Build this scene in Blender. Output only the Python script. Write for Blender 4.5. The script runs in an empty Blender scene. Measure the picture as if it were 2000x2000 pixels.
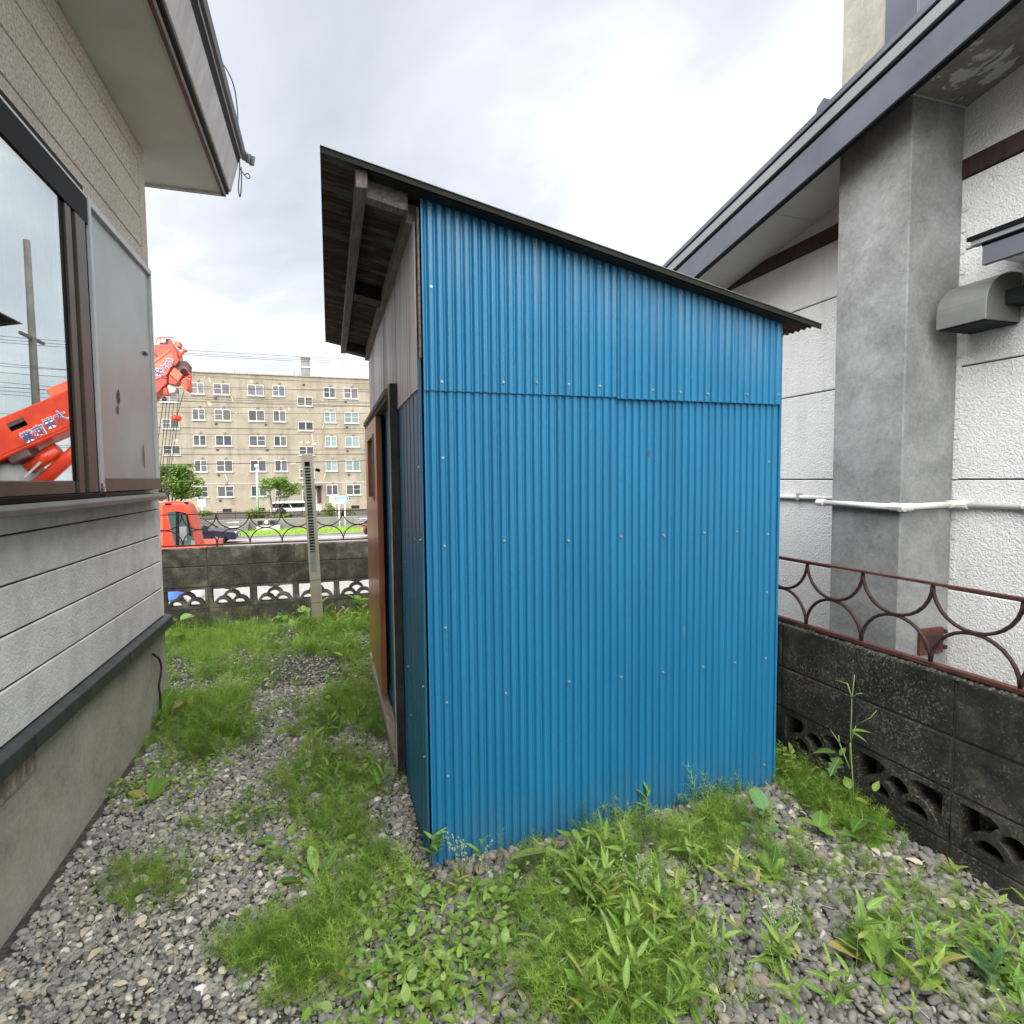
import bpy, math, random
import numpy as np
from mathutils import Vector, Matrix, Euler, noise as mnoise
random.seed(7); rng = np.random.default_rng(7)
scn = bpy.context.scene
col = scn.collection
rad = math.radians

# ------------------------------------------------------------------ camera
CAMF, YAW, PITCH, ROLL, CAMH = 1122.5, rad(17.576), rad(3.375), rad(-0.558), 1.48
fw = Vector((math.sin(YAW)*math.cos(PITCH), math.cos(YAW)*math.cos(PITCH), -math.sin(PITCH)))
r0 = Vector((math.cos(YAW), -math.sin(YAW), 0)); u0 = r0.cross(fw)
rt = r0*math.cos(ROLL) + u0*math.sin(ROLL); up = -r0*math.sin(ROLL) + u0*math.cos(ROLL)
camd = bpy.data.cameras.new('camera'); cam = bpy.data.objects.new('camera', camd); col.objects.link(cam)
camd.sensor_width = 36; camd.sensor_fit = 'HORIZONTAL'; camd.lens = CAMF/2000*36
camd.clip_start = 0.05; camd.clip_end = 3000
cam.matrix_world = Matrix(((rt.x, up.x, -fw.x, 0), (rt.y, up.y, -fw.y, 0), (rt.z, up.z, -fw.z, CAMH), (0, 0, 0, 1)))
scn.camera = cam
S = 2000/1932
def ray(u, v): return rt*((u-1000)/CAMF) - up*((v-1000)/CAMF) + fw
def at(u, v, axis, val):
    """point of the photograph (2000 px frame) on a plane of the place: its real position"""
    d = ray(u, v); o = (0, 0, CAMH); t = (val-o[axis])/d[axis]
    return Vector((d.x*t, d.y*t, CAMH+d.z*t))
def G(u, v, z=0.0): return at(u, v, 2, z)
def Yp(u, v, y): return at(u, v, 1, y)
def Xp(u, v, x): return at(u, v, 0, x)

# ------------------------------------------------------------------ sky, sun, exposure
SUN_AZ, SUN_EL = rad(214), rad(52)          # compass angle from +y clockwise: behind the viewer, to the left
world = bpy.data.worlds.new('World'); scn.world = world; world.use_nodes = True
wt = world.node_tree; wt.nodes.clear()
def wn(t, **k):
    n = wt.nodes.new(t)
    for a, b in k.items(): setattr(n, a, b)
    return n
sky = wn('ShaderNodeTexSky', sky_type='NISHITA', sun_disc=False); sky.sun_elevation = SUN_EL; sky.sun_rotation = SUN_AZ
sky.air_density = 1.0; sky.dust_density = 2.0; sky.ozone_density = 1.0
tc = wn('ShaderNodeTexCoord'); sep = wn('ShaderNodeSeparateXYZ'); wt.links.new(tc.outputs['Generated'], sep.inputs[0])
def wm(op, a, b=None):
    n = wn('ShaderNodeMath', operation=op)
    for i, q in enumerate((a, b)):
        if q is None: continue
        if isinstance(q, (int, float)): n.inputs[i].default_value = q
        else: wt.links.new(q, n.inputs[i])
    return n.outputs[0]
zz = wm('ADD', wm('ABSOLUTE', sep.outputs[2]), 0.30)
cmb = wn('ShaderNodeCombineXYZ')
wt.links.new(wm('DIVIDE', sep.outputs[0], zz), cmb.inputs[0]); wt.links.new(wm('DIVIDE', sep.outputs[1], zz), cmb.inputs[1])
cmb.inputs[2].default_value = 8.3
nz = wn('ShaderNodeTexNoise'); nz.inputs['Scale'].default_value = 1.25; nz.inputs['Detail'].default_value = 7; nz.inputs['Roughness'].default_value = 0.52
nz.inputs['Distortion'].default_value = 0.35
wt.links.new(cmb.outputs[0], nz.inputs['Vector'])
rp = wn('ShaderNodeValToRGB'); e = rp.color_ramp.elements
e[0].position = 0.32; e[0].color = (0.45, 0.48, 0.53, 1); e[1].position = 0.64; e[1].color = (1.0, 1.0, 1.0, 1)
m_ = e.new(0.47); m_.color = (0.60, 0.625, 0.66, 1)
wt.links.new(nz.outputs[0], rp.inputs[0])
bg1 = wn('ShaderNodeBackground'); bg1.inputs[1].default_value = 0.10; wt.links.new(sky.outputs[0], bg1.inputs[0])
bg2 = wn('ShaderNodeBackground'); bg2.inputs[1].default_value = 0.66; wt.links.new(rp.outputs[0], bg2.inputs[0])
mx = wn('ShaderNodeMixShader'); mx.inputs[0].default_value = 0.88
wt.links.new(bg1.outputs[0], mx.inputs[1]); wt.links.new(bg2.outputs[0], mx.inputs[2])
wo = wn('ShaderNodeOutputWorld'); wt.links.new(mx.outputs[0], wo.inputs[0])

sund = bpy.data.lights.new('sun', 'SUN'); sund.energy = 4.9; sund.angle = rad(100); sund.color = (1.0, 0.98, 0.945)
sun = bpy.data.objects.new('sun', sund); col.objects.link(sun)
sd = Vector((math.sin(SUN_AZ)*math.cos(SUN_EL), math.cos(SUN_AZ)*math.cos(SUN_EL), math.sin(SUN_EL)))
sun.rotation_euler = sd.to_track_quat('Z', 'Y').to_euler()
vs = scn.view_settings; vs.view_transform = 'Standard'; vs.look = 'None'; vs.exposure = 1.26; vs.gamma = 1.0; vs.use_curve_mapping = False
scn.cycles.max_bounces = 8; scn.cycles.diffuse_bounces = 4; scn.cycles.glossy_bounces = 3
scn.cycles.transparent_max_bounces = 8; scn.cycles.transmission_bounces = 4; scn.cycles.caustics_reflective = False; scn.cycles.caustics_refractive = False
scn.cycles.use_denoising = True

# ------------------------------------------------------------------ materials
class NT:
    def __init__(s, name):
        s.m = bpy.data.materials.new(name); s.m.use_nodes = True; s.t = s.m.node_tree; s.t.nodes.clear()
        s.out = s.t.nodes.new('ShaderNodeOutputMaterial')
    def n(s, ty, ins=None, **k):
        nd = s.t.nodes.new(ty)
        for a, b in k.items(): setattr(nd, a, b)
        for a, b in (ins or {}).items():
            if hasattr(b, 'is_output'): s.t.links.new(b, nd.inputs[a])
            else: nd.inputs[a].default_value = b
        return nd
    def ramp(s, fac, stops):
        r = s.n('ShaderNodeValToRGB', {0: fac}); el = r.color_ramp.elements
        while len(el) < len(stops): el.new(0.5)
        for q, (p, c) in zip(el, stops):
            q.position = p; q.color = (*c, 1) if len(c) == 3 else c
        return r.outputs[0]
    def mix(s, fac, a, b, mode='MIX'):
        n = s.n('ShaderNodeMix', data_type='RGBA', blend_type=mode)
        for i, q in ((0, fac), (6, a), (7, b)):
            if hasattr(q, 'is_output'): s.t.links.new(q, n.inputs[i])
            else: n.inputs[i].default_value = q if i == 0 else (*q, 1)[:4]
        return n.outputs[2]
    def math(s, op, a, b=0.0):
        n = s.n('ShaderNodeMath', {0: a, 1: b}, operation=op); return n.outputs[0]
    def coords(s, scale=(1, 1, 1), rnd=False, world=False):
        if world: v = s.n('ShaderNodeNewGeometry').outputs['Position']
        else: v = s.n('ShaderNodeTexCoord').outputs['Object']
        mp = s.n('ShaderNodeMapping', {0: v, 3: scale})
        if rnd:
            oi = s.n('ShaderNodeObjectInfo'); k = s.math('MULTIPLY', oi.outputs['Random'], 37.0)
            s.t.links.new(k, mp.inputs[1])
        return mp.outputs[0]
    def noise(s, v, scale, detail=4, rough=0.55, dist=0.0):
        return s.n('ShaderNodeTexNoise', {'Vector': v, 'Scale': scale, 'Detail': detail, 'Roughness': rough, 'Distortion': dist}).outputs[0]
    def bsdf(s, color, rough=0.7, metal=0.0, spec=0.5, bump=None, bstr=0.3, bdist=0.01, **ex):
        ins = {'Roughness': rough, 'Metallic': metal, 'Specular IOR Level': spec}
        ins['Base Color'] = color if hasattr(color, 'is_output') else (*color, 1)
        b = s.n('ShaderNodeBsdfPrincipled', ins)
        for k, v in ex.items(): b.inputs[k].default_value = v
        if bump is not None:
            bm = s.n('ShaderNodeBump', {'Height': bump, 'Strength': bstr, 'Distance': bdist}); s.t.links.new(bm.outputs[0], b.inputs['Normal'])
        return b
    def done(s, sh):
        s.t.links.new(sh.outputs[0] if hasattr(sh, 'outputs') else sh, s.out.inputs[0]); return s.m

def pmat(name, c1, c2=None, scale=6, rough=0.7, metal=0.0, spec=0.4, bump=0.0, bscale=60, bdist=0.01, stretch=(1, 1, 1), rnd=False, lo=0.35, hi=0.65, tone=0.0):
    t = NT(name); v = t.coords(stretch, rnd)
    c = c1
    if c2 is not None: c = t.ramp(t.noise(v, scale, 6, 0.6), [(lo, c1), (hi, c2)])
    if tone:
        oi = t.n('ShaderNodeObjectInfo'); k = t.n('ShaderNodeMapRange', {0: oi.outputs['Random'], 3: 1-tone, 4: 1+tone}).outputs[0]
        cc = t.n('ShaderNodeCombineColor', {0: k, 1: k, 2: k}).outputs[0]
        c = t.mix(1.0, c if hasattr(c, 'is_output') else (*c, 1), cc, 'MULTIPLY')
    bp = t.noise(v, bscale, 5, 0.6) if bump else None
    return t.done(t.bsdf(c, rough, metal, spec, bp, bump, bdist))

M = {}
def blue_paint():
    t = NT('blue_paint'); v = t.coords(world=True)
    n1 = t.noise(t.coords((6, 6, 0.5), world=True), 1.6, 5, 0.6)
    c = t.ramp(n1, [(0.3, (0.010, 0.142, 0.285)), (0.7, (0.015, 0.176, 0.34))])
    # chalky, sun-bleached streaks towards the upper edge of the sheets
    st = t.noise(t.coords((30, 30, 1.2), world=True), 1.0, 3, 0.5)
    sz = t.n('ShaderNodeSeparateXYZ', {0: v})
    hx = t.math('ADD', sz.outputs[2], t.math('MULTIPLY', sz.outputs[0], 0.205))
    k = t.n('ShaderNodeMapRange', {0: hx, 1: 2.22, 2: 2.56, 3: 0.0, 4: 1.0}).outputs[0]
    k = t.math('MULTIPLY', k, t.n('ShaderNodeMapRange', {0: st, 1: 0.38, 2: 0.68, 3: 0.0, 4: 0.6}).outputs[0])
    c = t.mix(k, c, (0.17, 0.31, 0.44))
    # a few rusty chips
    vo = t.noise(t.coords((14, 14, 6), world=True), 1.0, 4, 0.7)
    r = t.n('ShaderNodeMapRange', {0: vo, 1: 0.725, 2: 0.745, 3: 0.0, 4: 1.0}).outputs[0]
    c = t.mix(r, c, (0.06, 0.075, 0.085))
    sc = t.noise(t.coords((55, 55, 2.5), world=True), 1.0, 3, 0.6)
    c = t.mix(t.n('ShaderNodeMapRange', {0: sc, 1: 0.735, 2: 0.76, 4: 0.45}).outputs[0], c, (0.30, 0.45, 0.55))
    dirt = t.noise(t.coords((3, 3, 1.0), world=True), 2.0, 6, 0.65)
    low = t.n('ShaderNodeMapRange', {0: t.math('ADD', sz.outputs[2], t.math('MULTIPLY', dirt, -0.5)), 1: -0.25, 2: 0.0, 3: 0.22, 4: 0.0}).outputs[0]
    c = t.mix(low, c, (0.10, 0.13, 0.13))
    return t.done(t.bsdf(c, 0.42, 0.0, 0.45, t.noise(v, 220, 2), 0.04, 0.002))
M['blue'] = blue_paint()
def shaded_side():  # same blue paint as the front, its colour darkened for the shaded side
    t = NT('teal_paint'); n1 = t.noise(t.coords((8, 8, 0.4), world=True), 2.0, 6, 0.65)
    c = t.ramp(n1, [(0.3, (0.006, 0.105, 0.20)), (0.7, (0.012, 0.165, 0.30))])
    ch = t.noise(t.coords((40, 40, 10), world=True), 1.0, 4, 0.7)
    c = t.mix(t.n('ShaderNodeMapRange', {0: ch, 1: 0.74, 2: 0.77}).outputs[0], c, (0.35, 0.36, 0.33))
    return t.done(t.bsdf(c, 0.45, 0.0, 0.4))
M['teal'] = shaded_side()
def mauve():
    t = NT('bleached_plastic'); v = t.coords((14, 14, 0.35), world=True)
    c = t.ramp(t.noise(v, 1.5, 5, 0.6), [(0.25, (0.44, 0.37, 0.375)), (0.5, (0.66, 0.61, 0.63)), (0.75, (0.78, 0.75, 0.80))])
    d = t.noise(t.coords((40, 40, 0.8), world=True), 1.0, 3, 0.5)
    c = t.mix(t.n('ShaderNodeMapRange', {0: d, 1: 0.56, 2: 0.66, 4: 0.75}).outputs[0], c, (0.10, 0.08, 0.08))
    return t.done(t.bsdf(c, 0.30, 0.0, 0.5))
M['mauve'] = mauve()
def roof_sheet():
    t = NT('rusty_galvanised_sheet')
    n = t.noise(t.coords((1.2, 5, 2), world=True), 2.2, 8, 0.68, 0.6)
    c = t.ramp(n, [(0.42, (0.115, 0.118, 0.11)), (0.50, (0.075, 0.034, 0.02)), (0.62, (0.04, 0.018, 0.011))])
    return t.done(t.bsdf(c, 0.62, 0.1, 0.35, n, 0.2, 0.004))
M['roof'] = roof_sheet()
M['barge'] = pmat('shade_black_flange', (0.010, 0.011, 0.010), (0.026, 0.026, 0.022), 4, 0.7, spec=0.15)  # near black stands in for the shaded underside of the roof edge
M['roof_trim'] = pmat('grey_roof_trim', (0.12, 0.135, 0.125), (0.23, 0.26, 0.24), 3, 0.5, 0.3)
M['dark_wood'] = pmat('weathered_dark_wood', (0.035, 0.028, 0.024), (0.10, 0.082, 0.068), 5, 0.85, stretch=(8, 1, 8), bump=0.3, bscale=40)
M['grey_wood'] = pmat('grey_weathered_wood', (0.13, 0.115, 0.10), (0.26, 0.235, 0.21), 5, 0.85, stretch=(14, 1.5, 14), bump=0.3, bscale=30)
M['sill_wood'] = pmat('bleached_wood', (0.20, 0.15, 0.13), (0.34, 0.27, 0.24), 4, 0.85, stretch=(14, 1.5, 14), bump=0.3)
def brown_door():
    t = NT('varnished_brown_wood'); v = t.coords((10, 10, 0.7))
    n = t.noise(v, 2.2, 6, 0.65, 0.8)
    c = t.ramp(n, [(0.3, (0.17, 0.055, 0.026)), (0.55, (0.32, 0.115, 0.052)), (0.75, (0.44, 0.19, 0.095))])
    return t.done(t.bsdf(c, 0.28, 0.0, 0.5, n, 0.06, 0.003))
M['door'] = brown_door()
M['black'] = pmat('black_stained_timber', (0.010, 0.010, 0.011), (0.030, 0.029, 0.028), 9, 0.75, stretch=(3, 3, 1), bump=0.4, bscale=50)
M['cream_edge'] = pmat('bare_timber_edge', (0.40, 0.36, 0.30), (0.22, 0.19, 0.16), 6, 0.8, stretch=(5, 5, 1))
M['screw'] = pmat('zinc_screw', (0.42, 0.44, 0.45), None, rough=0.35, metal=0.6)
M['rust_screw'] = pmat('dull_washer', (0.24, 0.22, 0.19), (0.33, 0.32, 0.30), 60, rough=0.6, metal=0.2)

def siding(name, a, b, cscale, bstr):
    t = NT(name); v = t.coords(world=True)
    n = t.noise(v, cscale, 6, 0.7); big = t.noise(v, 1.7, 4, 0.6)
    c = t.ramp(n, [(0.36, a), (0.6, b)])
    c = t.mix(t.n('ShaderNodeMapRange', {0: big, 1: 0.42, 2: 0.75, 4: 0.28}).outputs[0], c, tuple(q*0.62 for q in a))
    # run-off stain close to the base
    return t.done(t.bsdf(c, 0.85, 0.0, 0.25, t.noise(v, 90, 4, 0.6), bstr, 0.006))
M['siding_up'] = siding('beige_speckled_siding', (0.38, 0.335, 0.265), (0.70, 0.645, 0.55), 70, 0.35)
M['siding_lo'] = siding('white_textured_siding', (0.70, 0.70, 0.68), (0.87, 0.87, 0.855), 9, 0.85)
def concrete(name, a, b, d, scale=2.2, bstr=0.25, rnd=False):
    t = NT(name); v = t.coords(rnd=rnd) if rnd else t.coords(world=True)
    n = t.noise(v, scale, 8, 0.68, 0.3); f = t.noise(v, 45, 5, 0.7)
    c = t.ramp(n, [(0.28, a), (0.5, b), (0.72, d)])
    c = t.mix(0.25, c, t.ramp(f, [(0.35, a), (0.65, d)]))
    return t.done(t.bsdf(c, 0.88, 0.0, 0.25, f, bstr, 0.006))
M['foundation'] = concrete('grey_foundation_mortar', (0.25, 0.238, 0.195), (0.42, 0.405, 0.345), (0.55, 0.535, 0.47), 2.6, 0.4)
M['chimney'] = concrete('grey_chimney_render', (0.115, 0.119, 0.118), (0.215, 0.222, 0.222), (0.35, 0.36, 0.362), 3.4, 0.5)
M['chimney_top'] = concrete('lichened_chimney_render', (0.20, 0.195, 0.155), (0.29, 0.28, 0.235), (0.40, 0.39, 0.35), 4.5, 0.3)
M['base_trim'] = pmat('dark_base_flashing', (0.028, 0.034, 0.036), (0.060, 0.068, 0.070), 3, 0.45, stretch=(1, 6, 1))
M['soffit'] = pmat('painted_soffit_board', (0.50, 0.51, 0.47), (0.585, 0.595, 0.55), 2, 0.75)
M['soffit_peel'] = concrete('peeling_soffit_paint', (0.21, 0.205, 0.18), (0.31, 0.305, 0.275), (0.55, 0.56, 0.53), 3.2, 0.3)
def peel():
    t = NT('peeled_soffit_paint'); v = t.coords(world=True); n = t.noise(v, 3.3, 8, 0.62, 0.5)
    bare = t.ramp(t.noise(v, 14, 6, 0.7), [(0.3, (0.20, 0.195, 0.165)), (0.7, (0.34, 0.33, 0.29))])
    c = t.mix(t.n('ShaderNodeMapRange', {0: n, 1: 0.515, 2: 0.53}).outputs[0], bare, (0.62, 0.63, 0.60))
    return t.done(t.bsdf(c, 0.85, 0.0, 0.2, n, 0.5, 0.01))
M['soffit_peel'] = peel()
M['fascia_pale'] = pmat('pale_stained_fascia', (0.40, 0.39, 0.375), (0.56, 0.555, 0.545), 3, 0.6, stretch=(1, 3, 1))
M['red_brown'] = pmat('red_brown_trim', (0.07, 0.018, 0.014), (0.12, 0.04, 0.03), 6, 0.6)
M['near_black'] = pmat('black_coated_metal', (0.004, 0.004, 0.006), None, rough=0.6, spec=0.12)
M['roof_edge'] = pmat('dark_roof_edge_metal', (0.022, 0.026, 0.028), (0.055, 0.062, 0.064), 5, 0.4, metal=0.2)
M['slate'] = pmat('slate_blue_coated_metal', (0.070, 0.076, 0.100), (0.105, 0.113, 0.142), 2, 0.42, spec=0.5)
M['slate_pale'] = pmat('pale_slate_metal', (0.165, 0.18, 0.19), (0.21, 0.225, 0.235), 2, 0.45)
M['bronze'] = pmat('bronze_aluminium', (0.060, 0.050, 0.036), (0.085, 0.072, 0.053), 8, 0.4, metal=0.15)
M['bronze_dark'] = pmat('dark_bronze_aluminium', (0.007, 0.006, 0.005), None, rough=0.5, spec=0.06)
M['alu'] = pmat('anodised_aluminium', (0.44, 0.45, 0.46), (0.54, 0.55, 0.56), 3, 0.35, metal=0.0)
M['trim_brown'] = pmat('dark_brown_timber_band', (0.028, 0.014, 0.011), (0.058, 0.032, 0.026), 5, 0.6, stretch=(1, 8, 1))
def wall_white():
    t = NT('white_sprayed_wall'); v = t.coords(world=True); big = t.noise(v, 1.1, 5, 0.6); mid = t.noise(v, 14, 4, 0.6)
    c = t.ramp(big, [(0.3, (0.66, 0.67, 0.68)), (0.75, (0.77, 0.772, 0.77))])
    c = t.mix(t.n('ShaderNodeMapRange', {0: mid, 1: 0.3, 2: 0.5, 3: 0.22, 4: 0.0}).outputs[0], c, (0.52, 0.52, 0.50))
    dr = t.noise(t.coords((1, 5, 0.45), world=True), 1.6, 6, 0.65)
    c = t.mix(t.n('ShaderNodeMapRange', {0: dr, 1: 0.55, 2: 0.75, 4: 0.4}).outputs[0], c, (0.50, 0.50, 0.47))
    b = t.n('ShaderNodeMath', {0: t.noise(v, 85, 3, 0.55, 0.5), 1: t.math('MULTIPLY', t.noise(v, 160, 2), 0.3)}, operation='ADD').outputs[0]
    return t.done(t.bsdf(c, 0.8, 0.0, 0.3, b, 0.95, 0.013))
M['white_wall'] = wall_white()
M['hood'] = pmat('grey_vent_hood', (0.14, 0.145, 0.14), (0.20, 0.205, 0.20), 4, 0.42, metal=0.2)
M['pvc'] = pmat('cream_pvc_pipe', (0.66, 0.65, 0.61), (0.74, 0.735, 0.70), 6, 0.4)
M['iron'] = pmat('rust_brown_iron', (0.055, 0.018, 0.013), (0.115, 0.042, 0.028), 30, 0.7, bump=0.5, bscale=160, bdist=0.002)
M['iron_dark'] = pmat('rusted_black_iron', (0.022, 0.010, 0.010), (0.055, 0.024, 0.020), 30, 0.7, bump=0.5, bscale=160, bdist=0.002)
def block_mat(name, a, b, d, crust):
    t = NT(name); v = t.coords(world=True); oi = t.n('ShaderNodeObjectInfo')
    n = t.noise(v, 5.5, 8, 0.7, 0.4)
    c = t.ramp(n, [(0.30, a), (0.52, b), (0.74, d)])
    k = t.n('ShaderNodeMapRange', {0: oi.outputs['Random'], 3: 0.75, 4: 1.25}).outputs[0]
    c = t.mix(1.0, c, t.n('ShaderNodeCombineColor', {0: k, 1: k, 2: k}).outputs[0], 'MULTIPLY')
    f = t.noise(v, 95, 5, 0.75)
    sp = t.n('ShaderNodeMapRange', {0: t.math('ADD', f, t.math('MULTIPLY', t.noise(v, 4, 4, 0.6), 0.35)), 1: 0.72, 2: 0.88, 4: 0.6}).outputs[0]
    c = t.mix(sp, c, crust)
    return t.done(t.bsdf(c, 0.92, 0.0, 0.2, f, 0.6, 0.008))
M['block_far'] = block_mat('mossy_grey_block', (0.030, 0.029, 0.023), (0.10, 0.094, 0.076), (0.29, 0.27, 0.215), (0.33, 0.31, 0.22))
M['block_near'] = block_mat('blackened_block', (0.011, 0.011, 0.011), (0.032, 0.031, 0.028), (0.105, 0.098, 0.080), (0.32, 0.30, 0.21))
M['mortar'] = concrete('mortar_joint', (0.07, 0.07, 0.062), (0.13, 0.127, 0.115), (0.22, 0.215, 0.19), 7)
M['mortar_dark'] = concrete('dark_mortar_joint', (0.035, 0.035, 0.032), (0.06, 0.058, 0.053), (0.13, 0.12, 0.10), 7)
M['khaki'] = pmat('khaki_aluminium', (0.36, 0.32, 0.235), (0.42, 0.375, 0.28), 4, 0.45, metal=0.15)
M['khaki_pale'] = pmat('pale_edge_aluminium', (0.46, 0.45, 0.40), None, rough=0.4, metal=0.3)
M['slat_green'] = pmat('grey_green_slat', (0.16, 0.20, 0.18), (0.30, 0.36, 0.33), 14, 0.4, metal=0.2)
M['dark'] = pmat('dark_void', (0.010, 0.011, 0.012), None, rough=0.8)
M['rubber'] = pmat('black_rubber_cable', (0.012, 0.012, 0.013), None, rough=0.6)
M['cable_grey'] = pmat('grey_cable_sheath', (0.09, 0.085, 0.085), None, rough=0.5)
def glass_pane(name, refl, tint):
    t = NT(name); g = t.n('ShaderNodeBsdfGlossy', {'Color': (*tint, 1), 'Roughness': 0.0}); tr = t.n('ShaderNodeBsdfTransparent', {'Color': (0.85, 0.88, 0.86, 1)})
    m = t.n('ShaderNodeMixShader', {0: refl}); t.t.links.new(tr.outputs[0], m.inputs[1]); t.t.links.new(g.outputs[0], m.inputs[2])
    return t.done(m)
M['glass'] = glass_pane('coated_window_glass', 0.62, (0.92, 0.97, 0.96))
M['curtain'] = pmat('pale_curtain', (0.40, 0.41, 0.39), (0.50, 0.51, 0.49), 2, 0.9, stretch=(6, 6, 0.4))
def screen_mat():
    t = NT('grey_insect_mesh'); v = t.coords(world=True)
    c = t.ramp(t.noise(v, 2.5, 4, 0.5), [(0.3, (0.42, 0.45, 0.43)), (0.7, (0.52, 0.55, 0.53))])
    b0 = t.bsdf(c, 0.45, 0.0, 0.4, t.noise(v, 3.0, 2), 0.12, 0.02); gl = t.n('ShaderNodeBsdfGlossy', {'Color': (0.75, 0.77, 0.77, 1), 'Roughness': 0.22})
    b = t.n('ShaderNodeMixShader', {0: 0.10}); t.t.links.new(b0.outputs[0], b.inputs[1]); t.t.links.new(gl.outputs[0], b.inputs[2]); tr = t.n('ShaderNodeBsdfTransparent')
    m = t.n('ShaderNodeMixShader', {0: 0.86}); t.t.links.new(tr.outputs[0], m.inputs[1]); t.t.links.new(b.outputs[0], m.inputs[2])
    return t.done(m)
M['mesh_screen'] = screen_mat()
M['shutter'] = pmat('pale_panel_behind_mesh', (0.44, 0.44, 0.43), (0.56, 0.56, 0.55), 1.5, 0.6)
# ------------------------------------------------------------------ far things
def apt_wall():
    t = NT('stained_beige_render'); v = t.coords(world=True)
    n = t.noise(v, 0.35, 8, 0.7, 0.4); s2 = t.noise(t.coords((1.4, 1.4, 0.16), world=True), 1.0, 6, 0.65)
    c = t.ramp(n, [(0.30, (0.21, 0.182, 0.136)), (0.5, (0.29, 0.255, 0.195)), (0.72, (0.35, 0.315, 0.25))])
    c = t.mix(t.n('ShaderNodeMapRange', {0: s2, 1: 0.48, 2: 0.70, 4: 0.65}).outputs[0], c, (0.16, 0.14, 0.11))
    return t.done(t.bsdf(c, 0.9, 0.0, 0.2))
M['apt'] = apt_wall()
M['apt_base'] = concrete('stained_plinth', (0.20, 0.17, 0.13), (0.30, 0.26, 0.20), (0.40, 0.35, 0.27), 0.8)
M['apt_patch'] = pmat('pale_repair_patch', (0.46, 0.42, 0.33), None, rough=0.9)
M['apt_pale'] = pmat('pale_sill', (0.48, 0.46, 0.41), (0.54, 0.52, 0.48), 2, 0.8)
M['win_frame'] = pmat('white_window_frame', (0.48, 0.49, 0.48), None, rough=0.5)
def far_pane(name, a, b):
    t = NT(name); oi = t.n('ShaderNodeObjectInfo')
    c = t.ramp(oi.outputs['Random'], [(0.0, a), (1.0, b)])
    return t.done(t.bsdf(c, 0.12, 0.0, 0.5))
M['pane_grey'] = far_pane('grey_net_curtained_pane', (0.045, 0.046, 0.05), (0.12, 0.12, 0.122))
M['pane_dark'] = far_pane('dark_pane', (0.025, 0.03, 0.032), (0.09, 0.095, 0.10))
M['pane_aqua'] = far_pane('pale_aqua_curtained_pane', (0.13, 0.19, 0.185), (0.22, 0.29, 0.28))
M['apt_metal'] = pmat('grey_roof_duct', (0.11, 0.115, 0.115), (0.19, 0.195, 0.195), 1, 0.6)
def crane_paint():
    t = NT('orange_red_crane_paint'); v = t.coords(); c = t.ramp(t.noise(v, 1.8, 5, 0.6), [(0.3, (0.38, 0.022, 0.006)), (0.55, (0.50, 0.038, 0.010)), (0.75, (0.56, 0.07, 0.025))])
    return t.done(t.bsdf(c, 0.32, 0.0, 0.5))
M['crane'] = crane_paint()
M['crane_pink'] = pmat('sun_faded_crane_paint', (0.62, 0.085, 0.042), (0.68, 0.14, 0.08), 2, 0.4)
M['crane_dark'] = pmat('dark_crane_steel', (0.05, 0.03, 0.03), (0.10, 0.07, 0.065), 4, 0.55, metal=0.3)
M['letter_white'] = pmat('white_lettering', (0.78, 0.78, 0.80), None, rough=0.5)
M['letter_blue'] = pmat('navy_lettering', (0.045, 0.07, 0.20), None, rough=0.5)
M['car_glass'] = pmat('tinted_car_glass', (0.012, 0.016, 0.018), None, rough=0.06, spec=0.7)
M['cab_glass'] = pmat('teal_cab_glass', (0.045, 0.075, 0.075), None, rough=0.06, spec=0.7)
M['car_navy'] = pmat('dark_navy_car_paint', (0.010, 0.012, 0.030), None, rough=0.16, spec=0.6)
M['car_black'] = pmat('black_car_paint', (0.010, 0.010, 0.014), None, rough=0.18, spec=0.6)
M['car_white'] = pmat('white_car_paint', (0.78, 0.78, 0.79), None, rough=0.2, spec=0.5)
M['tyre'] = pmat('black_tyre', (0.012, 0.012, 0.012), None, rough=0.85)
M['chrome'] = pmat('bright_trim', (0.70, 0.71, 0.72), None, rough=0.2, metal=0.9)
M['headlight'] = pmat('clear_headlight', (0.55, 0.58, 0.60), None, rough=0.1)
M['taillight'] = pmat('red_tail_light', (0.55, 0.02, 0.02), None, rough=0.2)
M['plate'] = pmat('white_number_plate', (0.75, 0.75, 0.72), None, rough=0.5)
M['asphalt'] = pmat('worn_pale_asphalt', (0.155, 0.15, 0.15), (0.21, 0.20, 0.20), 0.8, 0.9, bump=0.2, bscale=30)
M['pavement'] = pmat('pale_pavement', (0.21, 0.195, 0.19), (0.26, 0.245, 0.235), 0.6, 0.9)
M['paint_white'] = pmat('white_road_paint', (0.70, 0.70, 0.68), None, rough=0.8)
M['retain'] = concrete('grey_retaining_concrete', (0.11, 0.11, 0.10), (0.17, 0.168, 0.155), (0.25, 0.24, 0.22), 0.7)
M['wire'] = pmat('black_utility_wire', (0.035, 0.033, 0.036), None, rough=0.6)
M['lamp_green'] = pmat('pale_green_painted_steel', (0.36, 0.62, 0.36), None, rough=0.5)
M['lamp_head'] = pmat('white_lamp_globe', (0.75, 0.76, 0.76), None, rough=0.3)
M['sign_blue'] = pmat('pale_blue_sign_face', (0.075, 0.16, 0.50), (0.10, 0.20, 0.56), 3, 0.45)
M['sign_field'] = pmat('pale_blue_sign_field', (0.30, 0.40, 0.70), None, rough=0.5)
M['sign_white'] = pmat('white_sign_paint', (0.72, 0.76, 0.82), None, rough=0.5)
M['white_post'] = pmat('white_sign_post', (0.78, 0.78, 0.74), None, rough=0.4)
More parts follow.
